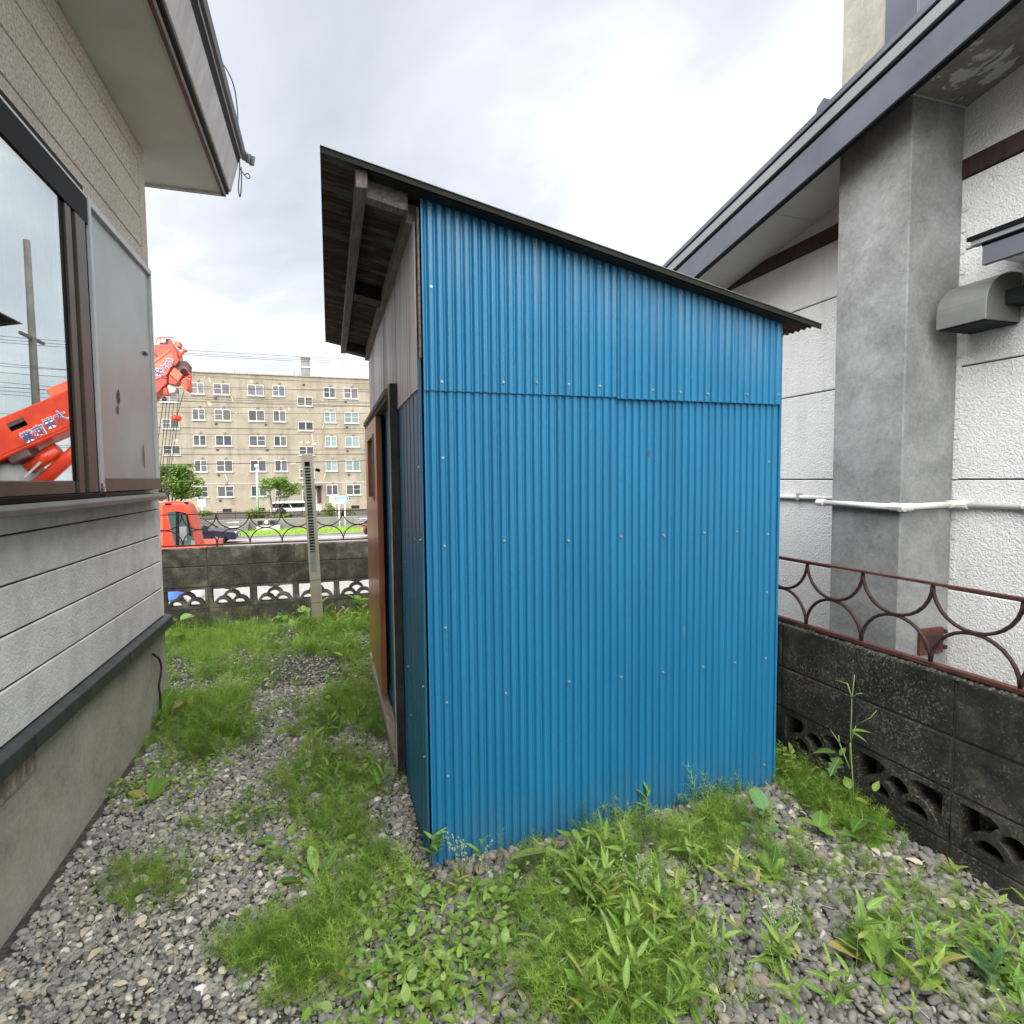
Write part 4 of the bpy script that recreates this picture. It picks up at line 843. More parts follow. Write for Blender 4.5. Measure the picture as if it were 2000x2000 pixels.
for i, (u0, v0, u1, v1, y, lb) in enumerate(((408, 1335, 472, 1385, 60.0, 'white framed notice board on a post at the left of the apartment plinth'), (1405, 1310, 1470, 1355, 60.0, 'white notice board behind the blue road sign'))):
    a, b = fz(u0, v0, y), fz(u1, v1, y)
    nb = thing('notice_board', (a.x, y, az(-1.6)), lb, 'notice board')
    part('board', 'apt_pale', nb, lambda m: m.box(a.x+0.1, b.x-0.1, y-0.02, y+0.02, b.z+0.1, a.z-0.1))
    part('board_frame', 'white_post', nb, lambda m: [m.box(a.x, a.x+0.1, y-0.04, y+0.04, b.z, a.z), m.box(b.x-0.1, b.x, y-0.04, y+0.04, b.z, a.z), m.box(a.x+0.1, b.x-0.1, y-0.04, y+0.04, a.z-0.1, a.z), m.box(a.x+0.1, b.x-0.1, y-0.04, y+0.04, b.z, b.z+0.1)])
    part('board_leg', 'apt_pale', nb, lambda m: m.box(a.x+0.25, b.x-0.25, y-0.03, y+0.03, -2.0, b.z-0.001))
# ------------------------------------------------------------------ retaining wall, steps, railing
tag(part('retaining_wall', 'retain', None, lambda m: m.box(-60, 60, YRET-0.05, YRET+0.2, STREET-0.4, STREET+0.90), bevel=0.02), 'low grey concrete retaining wall behind the far grass verge', 'wall')
def stepset(u0, u1, lb):
    a, b = fz(u0, 1500, YRET-0.8).x, fz(u1, 1500, YRET-0.8).x
    st = thing('steps', (a, YRET-1.4, STREET), lb, 'steps')
    for i in range(5): part('tread', 'retain', st, lambda m: m.box(a, b, YRET-1.4+0.27*i, YRET-0.06, STREET+0.15*i+0.001*i, STREET+0.15*(i+1)), bevel=0.015)
    for i in range(2): part('tread_nosing', 'paint_white', st, lambda m: m.box(a+(b-a)*(0.35-0.1*i), a+(b-a)*(0.75-0.1*i), YRET-1.415+0.54*(i+1), YRET-1.4005+0.54*(i+1), STREET+0.30*(i+1)+0.08, STREET+0.30*(i+1)+0.14))
stepset(565, 790, 'concrete steps up the bank beyond the dark car')
stepset(1588, 1760, 'stone steps up the bank right of the blue road sign')
rl_ = thing('railing', (0, YRET+0.4, STREET+0.8), 'thin brown railing in front of the parked white car', 'railing')
a, b = fz(560, 1410, YRET+0.4).x, fz(1560, 1400, YRET+0.4).x
for i in range(9):
    x = a+(b-a)*i/8; part('railing_post', 'iron', rl_, lambda m: m.tube([(x, YRET+0.4, STREET+0.8), (x, YRET+0.4, STREET+1.55)], 0.025, 6))
for z in (1.20, 1.50): part('railing_bar', 'iron', rl_, lambda m: m.tube([(a, YRET+0.4, STREET+z), (b, YRET+0.4, STREET+z)], 0.018, 6))
# ------------------------------------------------------------------ trees and shrubs
def leaf_cloud(m, blobs, n, size, flat=0.6):
    tot = sum(b[3]*b[4]*b[5] for b in blobs); vs, fs = [], []
    for (cx, cy, cz, rx, ry, rz) in blobs:
        k = int(n*rx*ry*rz/tot)
        for _ in range(k):
            while True:
                d = rng.normal(size=3); d /= np.linalg.norm(d); q = rng.random()**0.45
                p = Vector((cx+d[0]*rx*q, cy+d[1]*ry*q, cz+d[2]*rz*q))
                if mnoise.noise(p*(0.9/size*0.22)) > -0.16: break
            s = size*rng.uniform(0.5, 1.2); a = Vector(rng.normal(size=3)); a.z *= flat; a.normalize()
            b = a.cross(Vector((rng.normal()*0.5, rng.normal()*0.5, 1))).normalized()
            o = len(vs); vs += [p-a*s*0.5, p+b*s*0.28, p+a*s*0.5, p-b*s*0.28]; fs.append((o, o+1, o+2, o+3))
    m.add(vs, fs)
def tree(name, lb, base, stems, blobs, n, size, group=None, rr=0.09, cat='tree'):
    t = thing(name, base, lb, cat, group); base = Vector(base)
    tk = MB()
    for tip in stems:
        tip = Vector(tip); mid = (base+tip)/2+Vector((random.uniform(-0.15, 0.15), random.uniform(-0.15, 0.15), 0)); tk.tube([base+Vector((random.uniform(-0.1, 0.1), 0, -0.1)), mid, tip], [rr, rr*0.7, rr*0.3], 6)
        for k in range(4):
            q = mid.lerp(tip, random.random()); tk.tube([q, q+Vector((random.uniform(-0.8, 0.8), random.uniform(-0.5, 0.5), random.uniform(0.2, 0.7)))], [rr*0.35, rr*0.1], 5)
    tk.build('trunk', 'bark', t, smooth=True)
    part('crown', 'tree', t, lambda m: leaf_cloud(m, blobs, n, size))
y1 = YRET+1.8; f1 = lambda u, v, dy=0: fz(u, v, y1+dy)
c1 = f1(215, 1210)
tree('broadleaf_tree', 'leafy tree with yellowing tips above the orange crane cab', (c1.x-0.3, y1, STREET+0.6), [f1(180, 1150), f1(250, 1120), f1(300, 1200), f1(380, 1190)],
     [(f1(u, v).x, y1+dy, f1(u, v).z, rx, ry, rz) for u, v, dy, rx, ry, rz in ((150, 1170, 0, 1.2, 1.1, 1.0), (240, 1120, 0.3, 0.9, 0.9, 0.55), (230, 1230, -0.4, 1.2, 1.1, 0.7), (330, 1150, 0.1, 0.8, 0.7, 0.42), (400, 1200, 0, 0.7, 0.6, 0.28), (380, 1265, 0, 0.8, 0.6, 0.28), (300, 1300, -0.2, 0.9, 0.7, 0.35), (60, 1220, 0, 1.4, 1.2, 1.4), (420, 1310, 0.2, 0.5, 0.5, 0.16), (350, 1080, 0, 0.5, 0.5, 0.16))], 11000, 0.25)
y2 = YRET+1.2; f2 = lambda u, v, dy=0: fz(u, v, y2+dy)
tree('multi_stem_tree', 'slender multi stemmed tree with sparse pale leaves before the white car', (f2(985, 1470).x, y2, STREET+0.7), [f2(940, 1230), f2(960, 1200), f2(1010, 1180), f2(1060, 1230), f2(1130, 1260)],
     [(f2(u, v).x, y2+dy, f2(u, v).z, rx, ry, rz) for u, v, dy, rx, ry, rz in ((920, 1190, 0, 0.55, 0.5, 0.22), (1000, 1190, 0.2, 0.6, 0.5, 0.30), (1060, 1180, -0.2, 0.5, 0.5, 0.22), (960, 1250, 0, 0.7, 0.5, 0.22), (1070, 1240, 0, 0.7, 0.5, 0.24), (1150, 1230, 0, 0.5, 0.5, 0.26), (1130, 1290, 0, 0.6, 0.4, 0.18), (1060, 1310, 0.1, 0.6, 0.5, 0.16), (940, 1310, 0, 0.35, 0.35, 0.14), (900, 1240, 0.1, 0.35, 0.3, 0.16), (1000, 1220, 0, 1.2, 0.7, 0.45), (1100, 1260, 0, 0.9, 0.6, 0.40))], 2600, 0.20, rr=0.05)
def shrub(lb, u, v, y, rx, rz, n=700, name='shrub'):
    p = fz(u, v, y); tree(name, lb, (p.x, y, STREET+0.75), [(p.x, y, p.z), (p.x+rx*0.4, y, p.z)], [(p.x, y, p.z, rx, 0.6, rz), (p.x-rx*0.4, y+0.2, p.z-rz*0.3, rx*0.6, 0.5, rz*0.8), (p.x+rx*0.5, y+0.1, p.z-rz*0.2, rx*0.6, 0.5, rz*0.7)], n, 0.17, rr=0.03, cat='shrub')
shrub('bushy shrub at the foot of the pale green lamp post', 850, 1440, YRET+0.9, 0.9, 0.42, 1100)
shrub('low hedge shrub under the parked white car', 1110, 1460, YRET+0.7, 1.5, 0.20, 1300)
shrub('conical green shrub left of the blue road sign', 1395, 1415, YRET+1.0, 0.55, 0.60, 900)
shrub('small bright shrub behind the blue sign posts', 1535, 1440, YRET+0.8, 0.6, 0.28, 600)
shrub('weedy bush beside the notice board at the apartment corner', 430, 1440, YRET+1.5, 0.9, 0.25, 600)
# verge grass, nobody could count it
vg = MB(); V, Fc = [], []
for _ in range(5200):
    x = rng.uniform(-9, 8); y = rng.uniform(YGR0-0.25, YRET-0.1); h = rng.uniform(0.06, 0.24); a = rng.uniform(0, 6.28); w = 0.03
    o = len(V); V += [(x-w*math.cos(a), y-w*math.sin(a), STREET+0.04), (x+w*math.cos(a), y+w*math.sin(a), STREET+0.04), (x+rng.normal()*0.05, y+rng.normal()*0.05, STREET+0.04+h)]; Fc.append((o, o+1, o+2))
vg.add(V, Fc); tag(vg.build('verge_grass', 'grass'), 'bright grass strip along the far kerb', 'grass', kind='stuff')
# ------------------------------------------------------------------ lamp post, road sign, cabinet
yl = YRET+2.6; p0, p1 = fz(862, 1412, yl), fz(855, 1095, yl)
lp = thing('lamp_post', (p0.x, yl, p0.z-0.6), 'slim pale green lamp post with white head in front of the apartments', 'lamp post')
part('pole', 'lamp_green', lp, lambda m: m.tube([(p0.x, yl, p0.z-0.6), (p1.x, yl, p1.z)], [0.085, 0.06], 8), smooth=True)
part('lamp_head', 'lamp_head', lp, lambda m: m.tube([(p1.x, yl, p1.z), (p1.x, yl, p1.z+0.08), (p1.x, yl, p1.z+0.22), (p1.x, yl, p1.z+0.27)], [0.07, 0.17, 0.17, 0.06], 10), smooth=True)
ys_ = YRET-1.3; a, b = fz(1440, 1312, ys_), fz(1548, 1345, ys_); zc_ = (a.z+b.z)/2; hh = (a.z-b.z)/2
rs = thing('road_sign', ((a.x+b.x)/2, ys_, STREET), 'blue road name sign with a white plate below on two white posts', 'road sign')
def rounded(m, x0, x1, z, h, y0_, y1_):
    n = 8; pl = [(x0+h-h*math.sin(math.pi*i/n)*1.0, z+h*math.cos(math.pi*i/n)) for i in range(n+1)] + [(x1-h+h*math.sin(math.pi*i/n), z-h*math.cos(math.pi*i/n)) for i in range(n+1)]
    m.prism(pl, 'y', y0_, y1_)
part('sign_rim', 'sign_white', rs, lambda m: rounded(m, a.x-0.03, b.x+0.03, zc_, hh+0.03, ys_-0.02, ys_+0.01))
bd = part('sign_board', 'sign_blue', rs, lambda m: rounded(m, a.x, b.x, zc_, hh, ys_-0.03, ys_-0.0205))
part('sign_field', 'sign_field', bd, lambda m: rounded(m, a.x+0.09, b.x-0.09, zc_, hh-0.03, ys_-0.034, ys_-0.0305))
for i in range(6):
    x = a.x+0.22+0.125*i
    def glyph(m):
        for k in range(4): m.box(x-0.04+random.uniform(0, 0.02), x+0.04-random.uniform(0, 0.02), ys_-0.037, ys_-0.0345, zc_-0.01+0.026*k, zc_+0.002+0.026*k)
        m.box(x-0.006, x+0.006, ys_-0.0395, ys_-0.0372, zc_-0.015, zc_+0.085)
    part('sign_character', 'sign_blue', bd, glyph)
part('sign_arrow', 'iron', rs, lambda m: m.prism([(b.x+0.05, zc_+0.06), (b.x+0.18, zc_), (b.x+0.05, zc_-0.06)], 'y', ys_-0.02, ys_-0.005))
part('sign_plate', 'sign_white', rs, lambda m: m.box(a.x+0.15, b.x-0.15, ys_-0.022, ys_-0.012, b.z-0.17, b.z-0.032))
for u in (1478, 1521):
    p = fz(u, 1400, ys_); part('sign_post', 'white_post', rs, lambda m: m.tube([(p.x, ys_, STREET), (p.x, ys_, b.z+0.1)], 0.045, 8), smooth=True)
yk = YRET-0.9; a, b = fz(852, 1490, yk), fz(1030, 1575, yk)
kb = thing('equipment_cabinet', ((a.x+b.x)/2, yk, STREET), 'beige roadside cabinet with dark glazed hatches by the retaining wall', 'cabinet')
part('cabinet_body', 'apt_pale', kb, lambda m: m.box(a.x, b.x, yk, yk+0.7, STREET, a.z-0.45), bevel=0.02)
part('cabinet_top', 'retain', kb, lambda m: m.box(a.x+0.02, b.x-0.3, yk+0.05, yk+0.7, a.z-0.449, a.z), bevel=0.02)
for k in range(3): part('hatch', 'car_glass', kb, lambda m: m.box(a.x+0.08+0.42*k, a.x+0.42+0.42*k, yk+0.02, yk+0.049, a.z-0.36, a.z-0.08))
part('hatch_cover', 'car_white', kb, lambda m: m.tube([(a.x+0.68, yk+0.018, a.z-0.2), (a.x+0.68, yk-0.02, a.z-0.2)], [0.14, 0.10], 10))
# ------------------------------------------------------------------ cars
def car(name, lb, cx, cy, z0, facing, Lc, Wc, Hc, paint, van=False):
    """nose towards +x when facing = 1"""
    t = thing(name, (cx, cy, z0), lb, 'car'); fx = lambda q: cx+facing*q; wr = 0.355; wb = Lc*0.29
    belt = 0.56*Hc if not van else 0.54*Hc
    def arch(c): return [(c+wr*1.12*math.cos(math.pi*(1-i/8)), 0.30+wr*1.08*math.sin(math.pi*(1-i/8))) for i in range(9)]
    h = Lc/2
    low = [(-h+0.05, 0.30)] + arch(-wb) + arch(wb) + [(h-0.10, 0.26), (h, 0.46), (h-0.06, 0.70), (h-0.22, 0.83), (h*0.42, belt+0.02), (-h+0.15, belt+0.05), (-h+0.02, belt-0.12), (-h, 0.55)]
    def body(m): m.prism([(fx(p), z0+q) for p, q in (low if facing > 0 else low[::-1])], 'y', cy-Wc/2, cy+Wc/2)
    bd_ = part('body', paint, t, body, bevel=0.07, seg=3)
    for p_ in bd_.data.polygons: p_.use_smooth = True
    b0, b1 = ((-h+0.12, h*0.46) if not van else (-h+0.06, h*0.66)); t0, t1 = ((-h+0.55, h*0.05) if not van else (-h+0.22, h*0.34))
    def gh(m, inset, zlo, zhi, g0, g1, k0, k1):
        w0, w1 = Wc/2-0.06-inset, Wc/2-0.21-inset
        P = [(g0, -w0, zlo), (g1, -w0, zlo), (g1, w0, zlo), (g0, w0, zlo), (k0, -w1, zhi), (k1, -w1, zhi), (k1, w1, zhi), (k0, w1, zhi)]
        P = [(fx(x), cy+y, z0+z) for x, y, z in P]; F_ = [(0,3,2,1),(4,5,6,7),(0,1,5,4),(1,2,6,5),(2,3,7,6),(3,0,4,7)]
        m.add(P, F_ if facing > 0 else [f[::-1] for f in F_])
    part('windows', 'car_glass', t, lambda m: gh(m, 0, belt-0.05, Hc-0.07, b0, b1, t0, t1), bevel=0.03, seg=2)
    part('roof', paint, t, lambda m: gh(m, -0.13, Hc-0.10, Hc, t0-0.08, t1+0.12, t0+0.10, t1-0.12), bevel=0.03, seg=2)
    for q0, q1 in ((b0+0.02, t0+0.02), ((b0+b1)/2, (t0+t1)/2), (b1-0.02, t1-0.02)):
        for sg in (-1, 1): part('pillar', paint, t, lambda m: m.tube([(fx(q0), cy+sg*(Wc/2-0.055), z0+belt-0.02), (fx(q1), cy+sg*(Wc/2-0.205), z0+Hc-0.08)], 0.035, 6))
    for q in (-wb, wb):
        for sg in (-1, 1):
            yy = cy+sg*(Wc/2-0.10)
            w = part('wheel', 'tyre', t, lambda m: m.tube([(fx(q), yy-0.11, z0+wr), (fx(q), yy-0.09, z0+wr), (fx(q), yy+0.09, z0+wr), (fx(q), yy+0.11, z0+wr)], [wr-0.03, wr, wr, wr-0.03], 20))
            part('rim', 'chrome', w, lambda m: [m.tube([(fx(q), yy+sg*0.111, z0+wr), (fx(q), yy+sg*0.120, z0+wr)], [0.06, 0.05], 8)]+[m.obox((fx(q)+0.13*math.cos(k*1.2566), yy+sg*0.114, z0+wr+0.13*math.sin(k*1.2566)), Vector((0.11*math.cos(k*1.2566), 0, 0.11*math.sin(k*1.2566))), Vector((0, 0.006, 0)), Vector((-0.028*math.sin(k*1.2566), 0, 0.028*math.cos(k*1.2566)))) for k in range(5)])
    for sg in (-1, 1):
        part('headlight', 'headlight', t, lambda m: m.obox((fx(h-0.13), cy+sg*(Wc/2-0.24), z0+0.70), (0.11, 0, 0), (0, 0.20, 0), (0, 0, 0.06)), bevel=0.02)
        part('tail_light', 'taillight', t, lambda m: m.obox((fx(-h+0.04), cy+sg*(Wc/2-0.16), z0+belt-0.16), (0.07, 0, 0), (0, 0.15, 0), (0, 0, 0.14)), bevel=0.02)
        part('side_mirror', paint, t, lambda m: m.obox((fx(b1-0.35), cy+sg*(Wc/2+0.07), z0+belt+0.06), (0.06, 0, 0), (0, 0.09, 0), (0, 0, 0.06)), bevel=0.03)
        part('sill_trim', 'chrome', t, lambda m: m.obox((fx(0), cy+sg*(Wc/2+0.004), z0+0.335), (wb-wr*1.3, 0, 0), (0, 0.004, 0), (0, 0, 0.022)))
        part('window_trim', 'chrome', t, lambda m: m.obox((fx((b0+b1)/2), cy+sg*(Wc/2-0.045), z0+belt+0.035), ((b1-b0)/2-0.15, 0, 0), (0, 0.004, 0), (0, 0, 0.012)))
    part('bumper_grille', 'near_black', t, lambda m: m.obox((fx(h-0.045), cy, z0+0.45), (0.03, 0, 0), (0, Wc*0.34, 0), (0, 0, 0.09)), bevel=0.02)
    part('number_plate', 'plate', t, lambda m: m.obox((fx(h-0.01), cy, z0+0.46), (0.012, 0, 0), (0, 0.16, 0), (0, 0, 0.08)))
    part('number_plate', 'plate', t, lambda m: m.obox((fx(-h-0.002), cy, z0+0.62), (0.012, 0, 0), (0, 0.16, 0), (0, 0, 0.08)))
    return t
ysu = G(433, 1064, STREET).y+0.9; nose = fz(722, 1600, ysu).x
car('car', 'dark navy crossover car driving past behind the orange crane cab', nose-2.32, ysu, STREET+0.006, 1, 4.65, 1.85, 1.64, 'car_navy')
ydk = YLINE-1.6; rear = Yp(709, 1040, ydk).x
car('car', 'black car with a red tail light, mostly hidden by the shed door', rear+2.15, ydk, STREET+0.006, 1, 4.3, 1.72, 1.48, 'car_black')
yw_ = YRET+5.0; a, b = fz(962, 1400, yw_).x, fz(1345, 1400, yw_).x
car('car', 'white people carrier parked in front of the apartment entrance', (a+b)/2, yw_, gz(0, yw_), 1, b-a, 1.75, fz(1100, 1350, yw_).z-gz(0, yw_), 'car_white', True)
# ------------------------------------------------------------------ barrels glimpsed through the openwork blocks
for u, v, mt, lb in ((338, 1172, 'sign_blue', 'blue barrel glimpsed through the openwork blocks at the left'), (378, 1168, 'car_white', 'white barrel glimpsed through the openwork blocks at the left')):
    p = G(u, v, STREET+0.12); bq = thing('barrel', p, lb, 'barrel')
    part('barrel_body', mt, bq, lambda m: m.tube([(p.x, p.y, p.z), (p.x, p.y, p.z+0.1), (p.x, p.y, p.z+0.8), (p.x, p.y, p.z+0.9)], [0.27, 0.30, 0.30, 0.26], 14), smooth=True)
    part('barrel_lid', 'near_black', bq, lambda m: m.tube([(p.x, p.y, p.z+0.901), (p.x, p.y, p.z+0.95)], 0.24, 14))
# ------------------------------------------------------------------ crane beside the street
def poly(m, f, pts, y, d): 
    q = [f(u, v, y) for u, v in pts]; m.prism([(p.x, p.z) for p in q], 'y', y, y+d)
zb = lambda u, v, y: Yp(290+u/8.78, 860+v/8.78, y)
zc = lambda u, v, y: Yp(295+u/13.8, 655+v/13.8, y)
YC, YB = 24.0, 25.8
c0 = zb(450, 2300, YC)
cr = thing('mobile_crane', (c0.x, YC+1, STREET), 'orange mobile crane with its boom head raised beside the left house corner', 'crane')
cab = part('cab', 'crane', cr, lambda m: poly(m, zb, [(60, 1160), (175, 1115), (255, 1080), (560, 1075), (640, 1100), (690, 1190), (765, 1440), (835, 1790), (880, 2250), (60, 2250)], YC, 1.3), bevel=0.05, seg=2)
part('cab_window', 'cab_glass', cab, lambda m: poly(m, zb, [(320, 1235), (460, 1212), (630, 1245), (715, 1420), (810, 1790), (815, 2000), (470, 2000), (450, 1800), (375, 1480)], YC-0.03, 0.028))
part('window_divider', 'near_black', cab, lambda m: [poly(m, zb, [(470, 1230), (520, 1230), (520, 1900), (470, 1900)], YC-0.05, 0.018), poly(m, zb, [(640, 1260), (670, 1280), (740, 1640), (700, 1640)], YC-0.05, 0.018), poly(m, zb, [(460, 1215), (640, 1245), (640, 1262), (462, 1232)], YC-0.05, 0.018)])
part('cab_seat', 'apt_metal', cab, lambda m: [poly(m, zb, [(530, 1480), (650, 1480), (660, 1720), (540, 1720)], YC-0.045, 0.012), poly(m, zb, [(730, 1720), (800, 1720), (800, 1800), (735, 1800)], YC-0.045, 0.012)])
part('cab_panel', 'crane_pink', cab, lambda m: poly(m, zb, [(205, 1130), (240, 1130), (250, 2000), (215, 2000)], YC-0.02, 0.019))
part('cab_panel', 'car_glass', cab, lambda m: [poly(m, zb, [(280, 1085), (390, 1080), (395, 1105), (285, 1112)], YC-0.02, 0.0), poly(m, zb, [(280, 1085), (390, 1080), (395, 1105), (285, 1112)], YC-0.02, 0.019)])
part('roof_guard', 'crane', cab, lambda m: [m.tube([zb(250, 1110, YC+0.1), zb(265, 1072, YC+0.1), zb(420, 1050, YC+0.1), zb(560, 1058, YC+0.1), zb(640, 1110, YC+0.1)], 0.03, 6)])
part('work_lamp', 'near_black', cab, lambda m: poly(m, zb, [(600, 1060), (655, 1060), (660, 1135), (640, 1130)], YC+0.2, 0.3))
part('carrier', 'crane', cr, lambda m: m.box(c0.x-9.0, c0.x+1.2, YC-0.3, YC+2.9, STREET+0.75, STREET+1.35), bevel=0.05)
for k in range(3):
    for yy in (YC-0.2, YC+2.4): part('wheel', 'tyre', cr, lambda m: m.tube([(c0.x-7.6+3.6*k, yy, STREET+0.55), (c0.x-7.6+3.6*k, yy+0.4, STREET+0.55)], 0.55, 18))
part('turntable', 'crane', cr, lambda m: m.box(c0.x-8.2, c0.x-0.9, YC+0.4, YC+2.8, STREET+1.351, STREET+2.9), bevel=0.08)
bm_ = part('boom', 'crane', cr, lambda m: poly(m, zc, [(-3100, 3900), (-200, 560), (80, 240), (430, 250), (620, 280), (700, 420), (745, 700), (690, 800), (560, 830), (430, 1100), (440, 1290), (150, 1570), (-2600, 4500)], YB, 0.9), bevel=0.03)
part('boom_panel', 'crane_pink', bm_, lambda m: poly(m, zc, [(-300, 1060), (110, 760), (560, 440), (630, 660), (560, 800), (420, 1060), (130, 1190), (-300, 1560)], YB-0.04, 0.039))
part('boom_chamfer', 'crane_pink', bm_, lambda m: poly(m, zc, [(-300, 940), (100, 640), (520, 345), (530, 400), (100, 735), (-300, 1030)], YB-0.03, 0.029))
part('boom_rib', 'crane_dark', bm_, lambda m: [poly(m, zc, [(95, 470), (180, 560), (160, 580), (95, 520)], YB-0.02, 0.019), poly(m, zc, [(300, 1150), (440, 1120), (445, 1150), (300, 1180)], YB-0.02, 0.019)])
def text_mesh(body_, size, mat, off=0.0, ext=0.004):
    cu = bpy.data.curves.new('letters', 'FONT'); cu.body = body_; cu.size = size; cu.align_x = 'CENTER'; cu.align_y = 'CENTER'; cu.extrude = ext; cu.offset = off
    ob = bpy.data.objects.new('letters', cu); col.objects.link(ob); dg = bpy.context.evaluated_depsgraph_get()
    me = bpy.data.meshes.new_from_object(ob.evaluated_get(dg)); bpy.data.objects.remove(ob); me.materials.clear(); me.materials.append(M[mat]); return me
def letters(root, chars, places, size, y, ang, gap):
    for c_, (x, z) in zip(chars, places):
        for me, dy in ((text_mesh(c_, size, 'letter_white', size*0.035, 0.003), 0.0), (text_mesh(c_, size*0.98, 'letter_blue', size*0.004, 0.004), -0.008)):
            put('lettering', me, root, (x, y-gap+dy, z), (math.pi/2, -ang, 0))
pl_ = [zc(u, v, YB) for u, v in ((220, 1010), (360, 890), (495, 740))]
letters(bm_, '栄大日', [(p.x, p.z) for p in pl_], 0.31, YB, rad(-12), 0.045)
part('boom_winch', 'crane_dark', bm_, lambda m: poly(m, zc, [(230, 195), (390, 190), (400, 95), (500, 90), (480, 262), (230, 262)], YB+0.2, 0.4))
part('boom_railing', 'crane_pink', bm_, lambda m: [m.tube([zc(140, 200, YB+0.1), zc(165, 60, YB+0.1), zc(600, 45, YB+0.1), zc(612, 160, YB+0.1)], 0.022, 5), m.tube([zc(160, 100, YB+0.1), zc(400, 90, YB+0.1)], 0.015, 5), m.tube([zc(245, 60, YB+0.1), zc(245, 190, YB+0.1)], 0.015, 5)])
part('boom_bracket', 'crane', bm_, lambda m: poly(m, zc, [(480, 90), (560, 200), (590, 280), (470, 270)], YB+0.1, 0.5))
part('boom_bracket', 'crane_pink', bm_, lambda m: poly(m, zc, [(640, 150), (770, 170), (760, 300), (690, 300), (620, 250)], YB+0.1, 0.5))
part('boom_rod', 'crane_pink', bm_, lambda m: m.tube([zc(740, 570, YB+0.2), zc(880, 430, YB+0.2), zc(930, 400, YB+0.2), zc(950, 385, YB+0.2)], [0.09, 0.06, 0.10, 0.07], 8))
hd_ = part('boom_head', 'crane_pink', bm_, lambda m: poly(m, zc, [(490, 1040), (630, 865), (860, 1055), (730, 1250)], YB-0.1, 0.7), bevel=0.02)
part('head_plate', 'crane', hd_, lambda m: poly(m, zc, [(790, 1240), (900, 1130), (970, 1150), (1010, 1440), (940, 1490)], YB-0.12, 0.8), bevel=0.02)
part('head_plate', 'crane', hd_, lambda m: poly(m, zc, [(480, 1060), (720, 1255), (650, 1330), (480, 1290)], YB-0.02, 0.6))
part('head_plate', 'crane_dark', hd_, lambda m: poly(m, zc, [(740, 700), (940, 680), (1030, 800), (1010, 960), (1020, 1130), (860, 1050), (700, 900)], YB+0.15, 0.5))
part('sheave', 'tyre', hd_, lambda m: m.tube([zc(890, 985, YB+0.14), zc(890, 985, YB-0.1)], 0.13, 14))
part('head_strut', 'crane', hd_, lambda m: [m.tube([zc(880, 850, YB-0.02), zc(1040, 1030, YB-0.02), zc(1090, 1140, YB-0.02)], 0.035, 6), m.tube([zc(920, 1110, YB-0.02), zc(1100, 1100, YB-0.02)], 0.03, 6), m.tube([zc(1080, 1100, YB), zc(1060, 1450, YB)], 0.035, 6)])
part('jib_foot', 'crane', bm_, lambda m: poly(m, zc, [(325, 1430), (420, 1395), (470, 1610), (320, 1600)], YB, 0.4), bevel=0.02)
part('cloth_cover', 'apt_pale', hd_, lambda m: poly(m, zc, [(420, 1345), (500, 1310), (640, 1385), (685, 1430), (640, 1540), (515, 1560), (480, 1600)], YB+0.1, 0.5), bevel=0.08, seg=2)
hk = part('hook_ball', 'crane_dark', cr, lambda m: m.tube([zc(360, 1640, YB+0.2), zc(360, 1700, YB+0.2), zc(355, 1740, YB+0.2), zc(355, 1775, YB+0.2)], [0.02, 0.07, 0.10, 0.03], 8))
z2y = lambda u, v: fz(u, v, YB+0.3)
part('hook_block', 'crane', cr, lambda m: m.tube([z2y(250, 700), z2y(250, 712), z2y(249, 728), z2y(247, 742)], [0.12, 0.19, 0.19, 0.12], 12))
for (u0, v0), (u1, v1) in (((151, 600), (112, 880)), ((176, 600), (128, 1080)), ((203, 600), (138, 1150)), ((230, 600), (150, 1340)), ((268, 520), (252, 700)), ((305, 520), (246, 735)), ((236, 742), (160, 1340)), ((258, 742), (175, 1340))):
    part('rope', 'wire', cr, lambda m: m.tube([z2y(u0, v0), z2y(u1, v1)], 0.014, 5))
# ------------------------------------------------------------------ second crane behind the shed: it shows in the window glass of the left house
XM = -0.980; YR = 18.0
def rf_(u, v, y=YR): 
    p = Yp(u/8.4, 720+v/8.4, y); return Vector((2*XM-p.x, y, p.z))
P0, P1 = rf_(80, 1120), rf_(1090, 690); axb = (P1-P0).normalized(); upb = Vector((-axb.z, 0, axb.x)); upb = upb if upb.z > 0 else -upb
cr2 = thing('mobile_crane', (P0.x+2.5, YR+0.6, STREET), 'second orange mobile crane behind the shed, mirrored in the left house window', 'crane')
b2 = part('boom', 'crane', cr2, lambda m: m.obox(P0+axb*1.1+Vector((0, 0.4, 0)), axb*3.9, Vector((0, 0.4, 0)), upb*0.46), bevel=0.03)
part('boom_panel', 'crane', b2, lambda m: m.obox(P0+axb*1.1-upb*0.10+Vector((0, -0.01, 0)), axb*3.6, Vector((0, 0.009, 0)), upb*0.27), bevel=0.004)
part('boom_hatch', 'crane_dark', b2, lambda m: m.obox(rf_(290, 915)+Vector((0, -0.01, 0)), axb*0.20, Vector((0, 0.009, 0)), upb*0.11))
part('boom_bracket', 'crane_pink', b2, lambda m: m.obox(rf_(960, 330)+Vector((0, 0.3, 0)), axb*0.30, Vector((0, 0.2, 0)), upb*0.14), bevel=0.02)
part('boom_foot', 'crane_dark', b2, lambda m: m.obox(rf_(230, 1350)+Vector((0, 0.4, 0)), axb*0.25, Vector((0, 0.35, 0)), upb*0.26), bevel=0.03)
part('lift_cylinder', 'crane', cr2, lambda m: m.tube([rf_(520, 1900)+Vector((0, 0.4, 0)), rf_(1500, 1020)+Vector((0, 0.4, 0))], 0.17, 10), smooth=True)
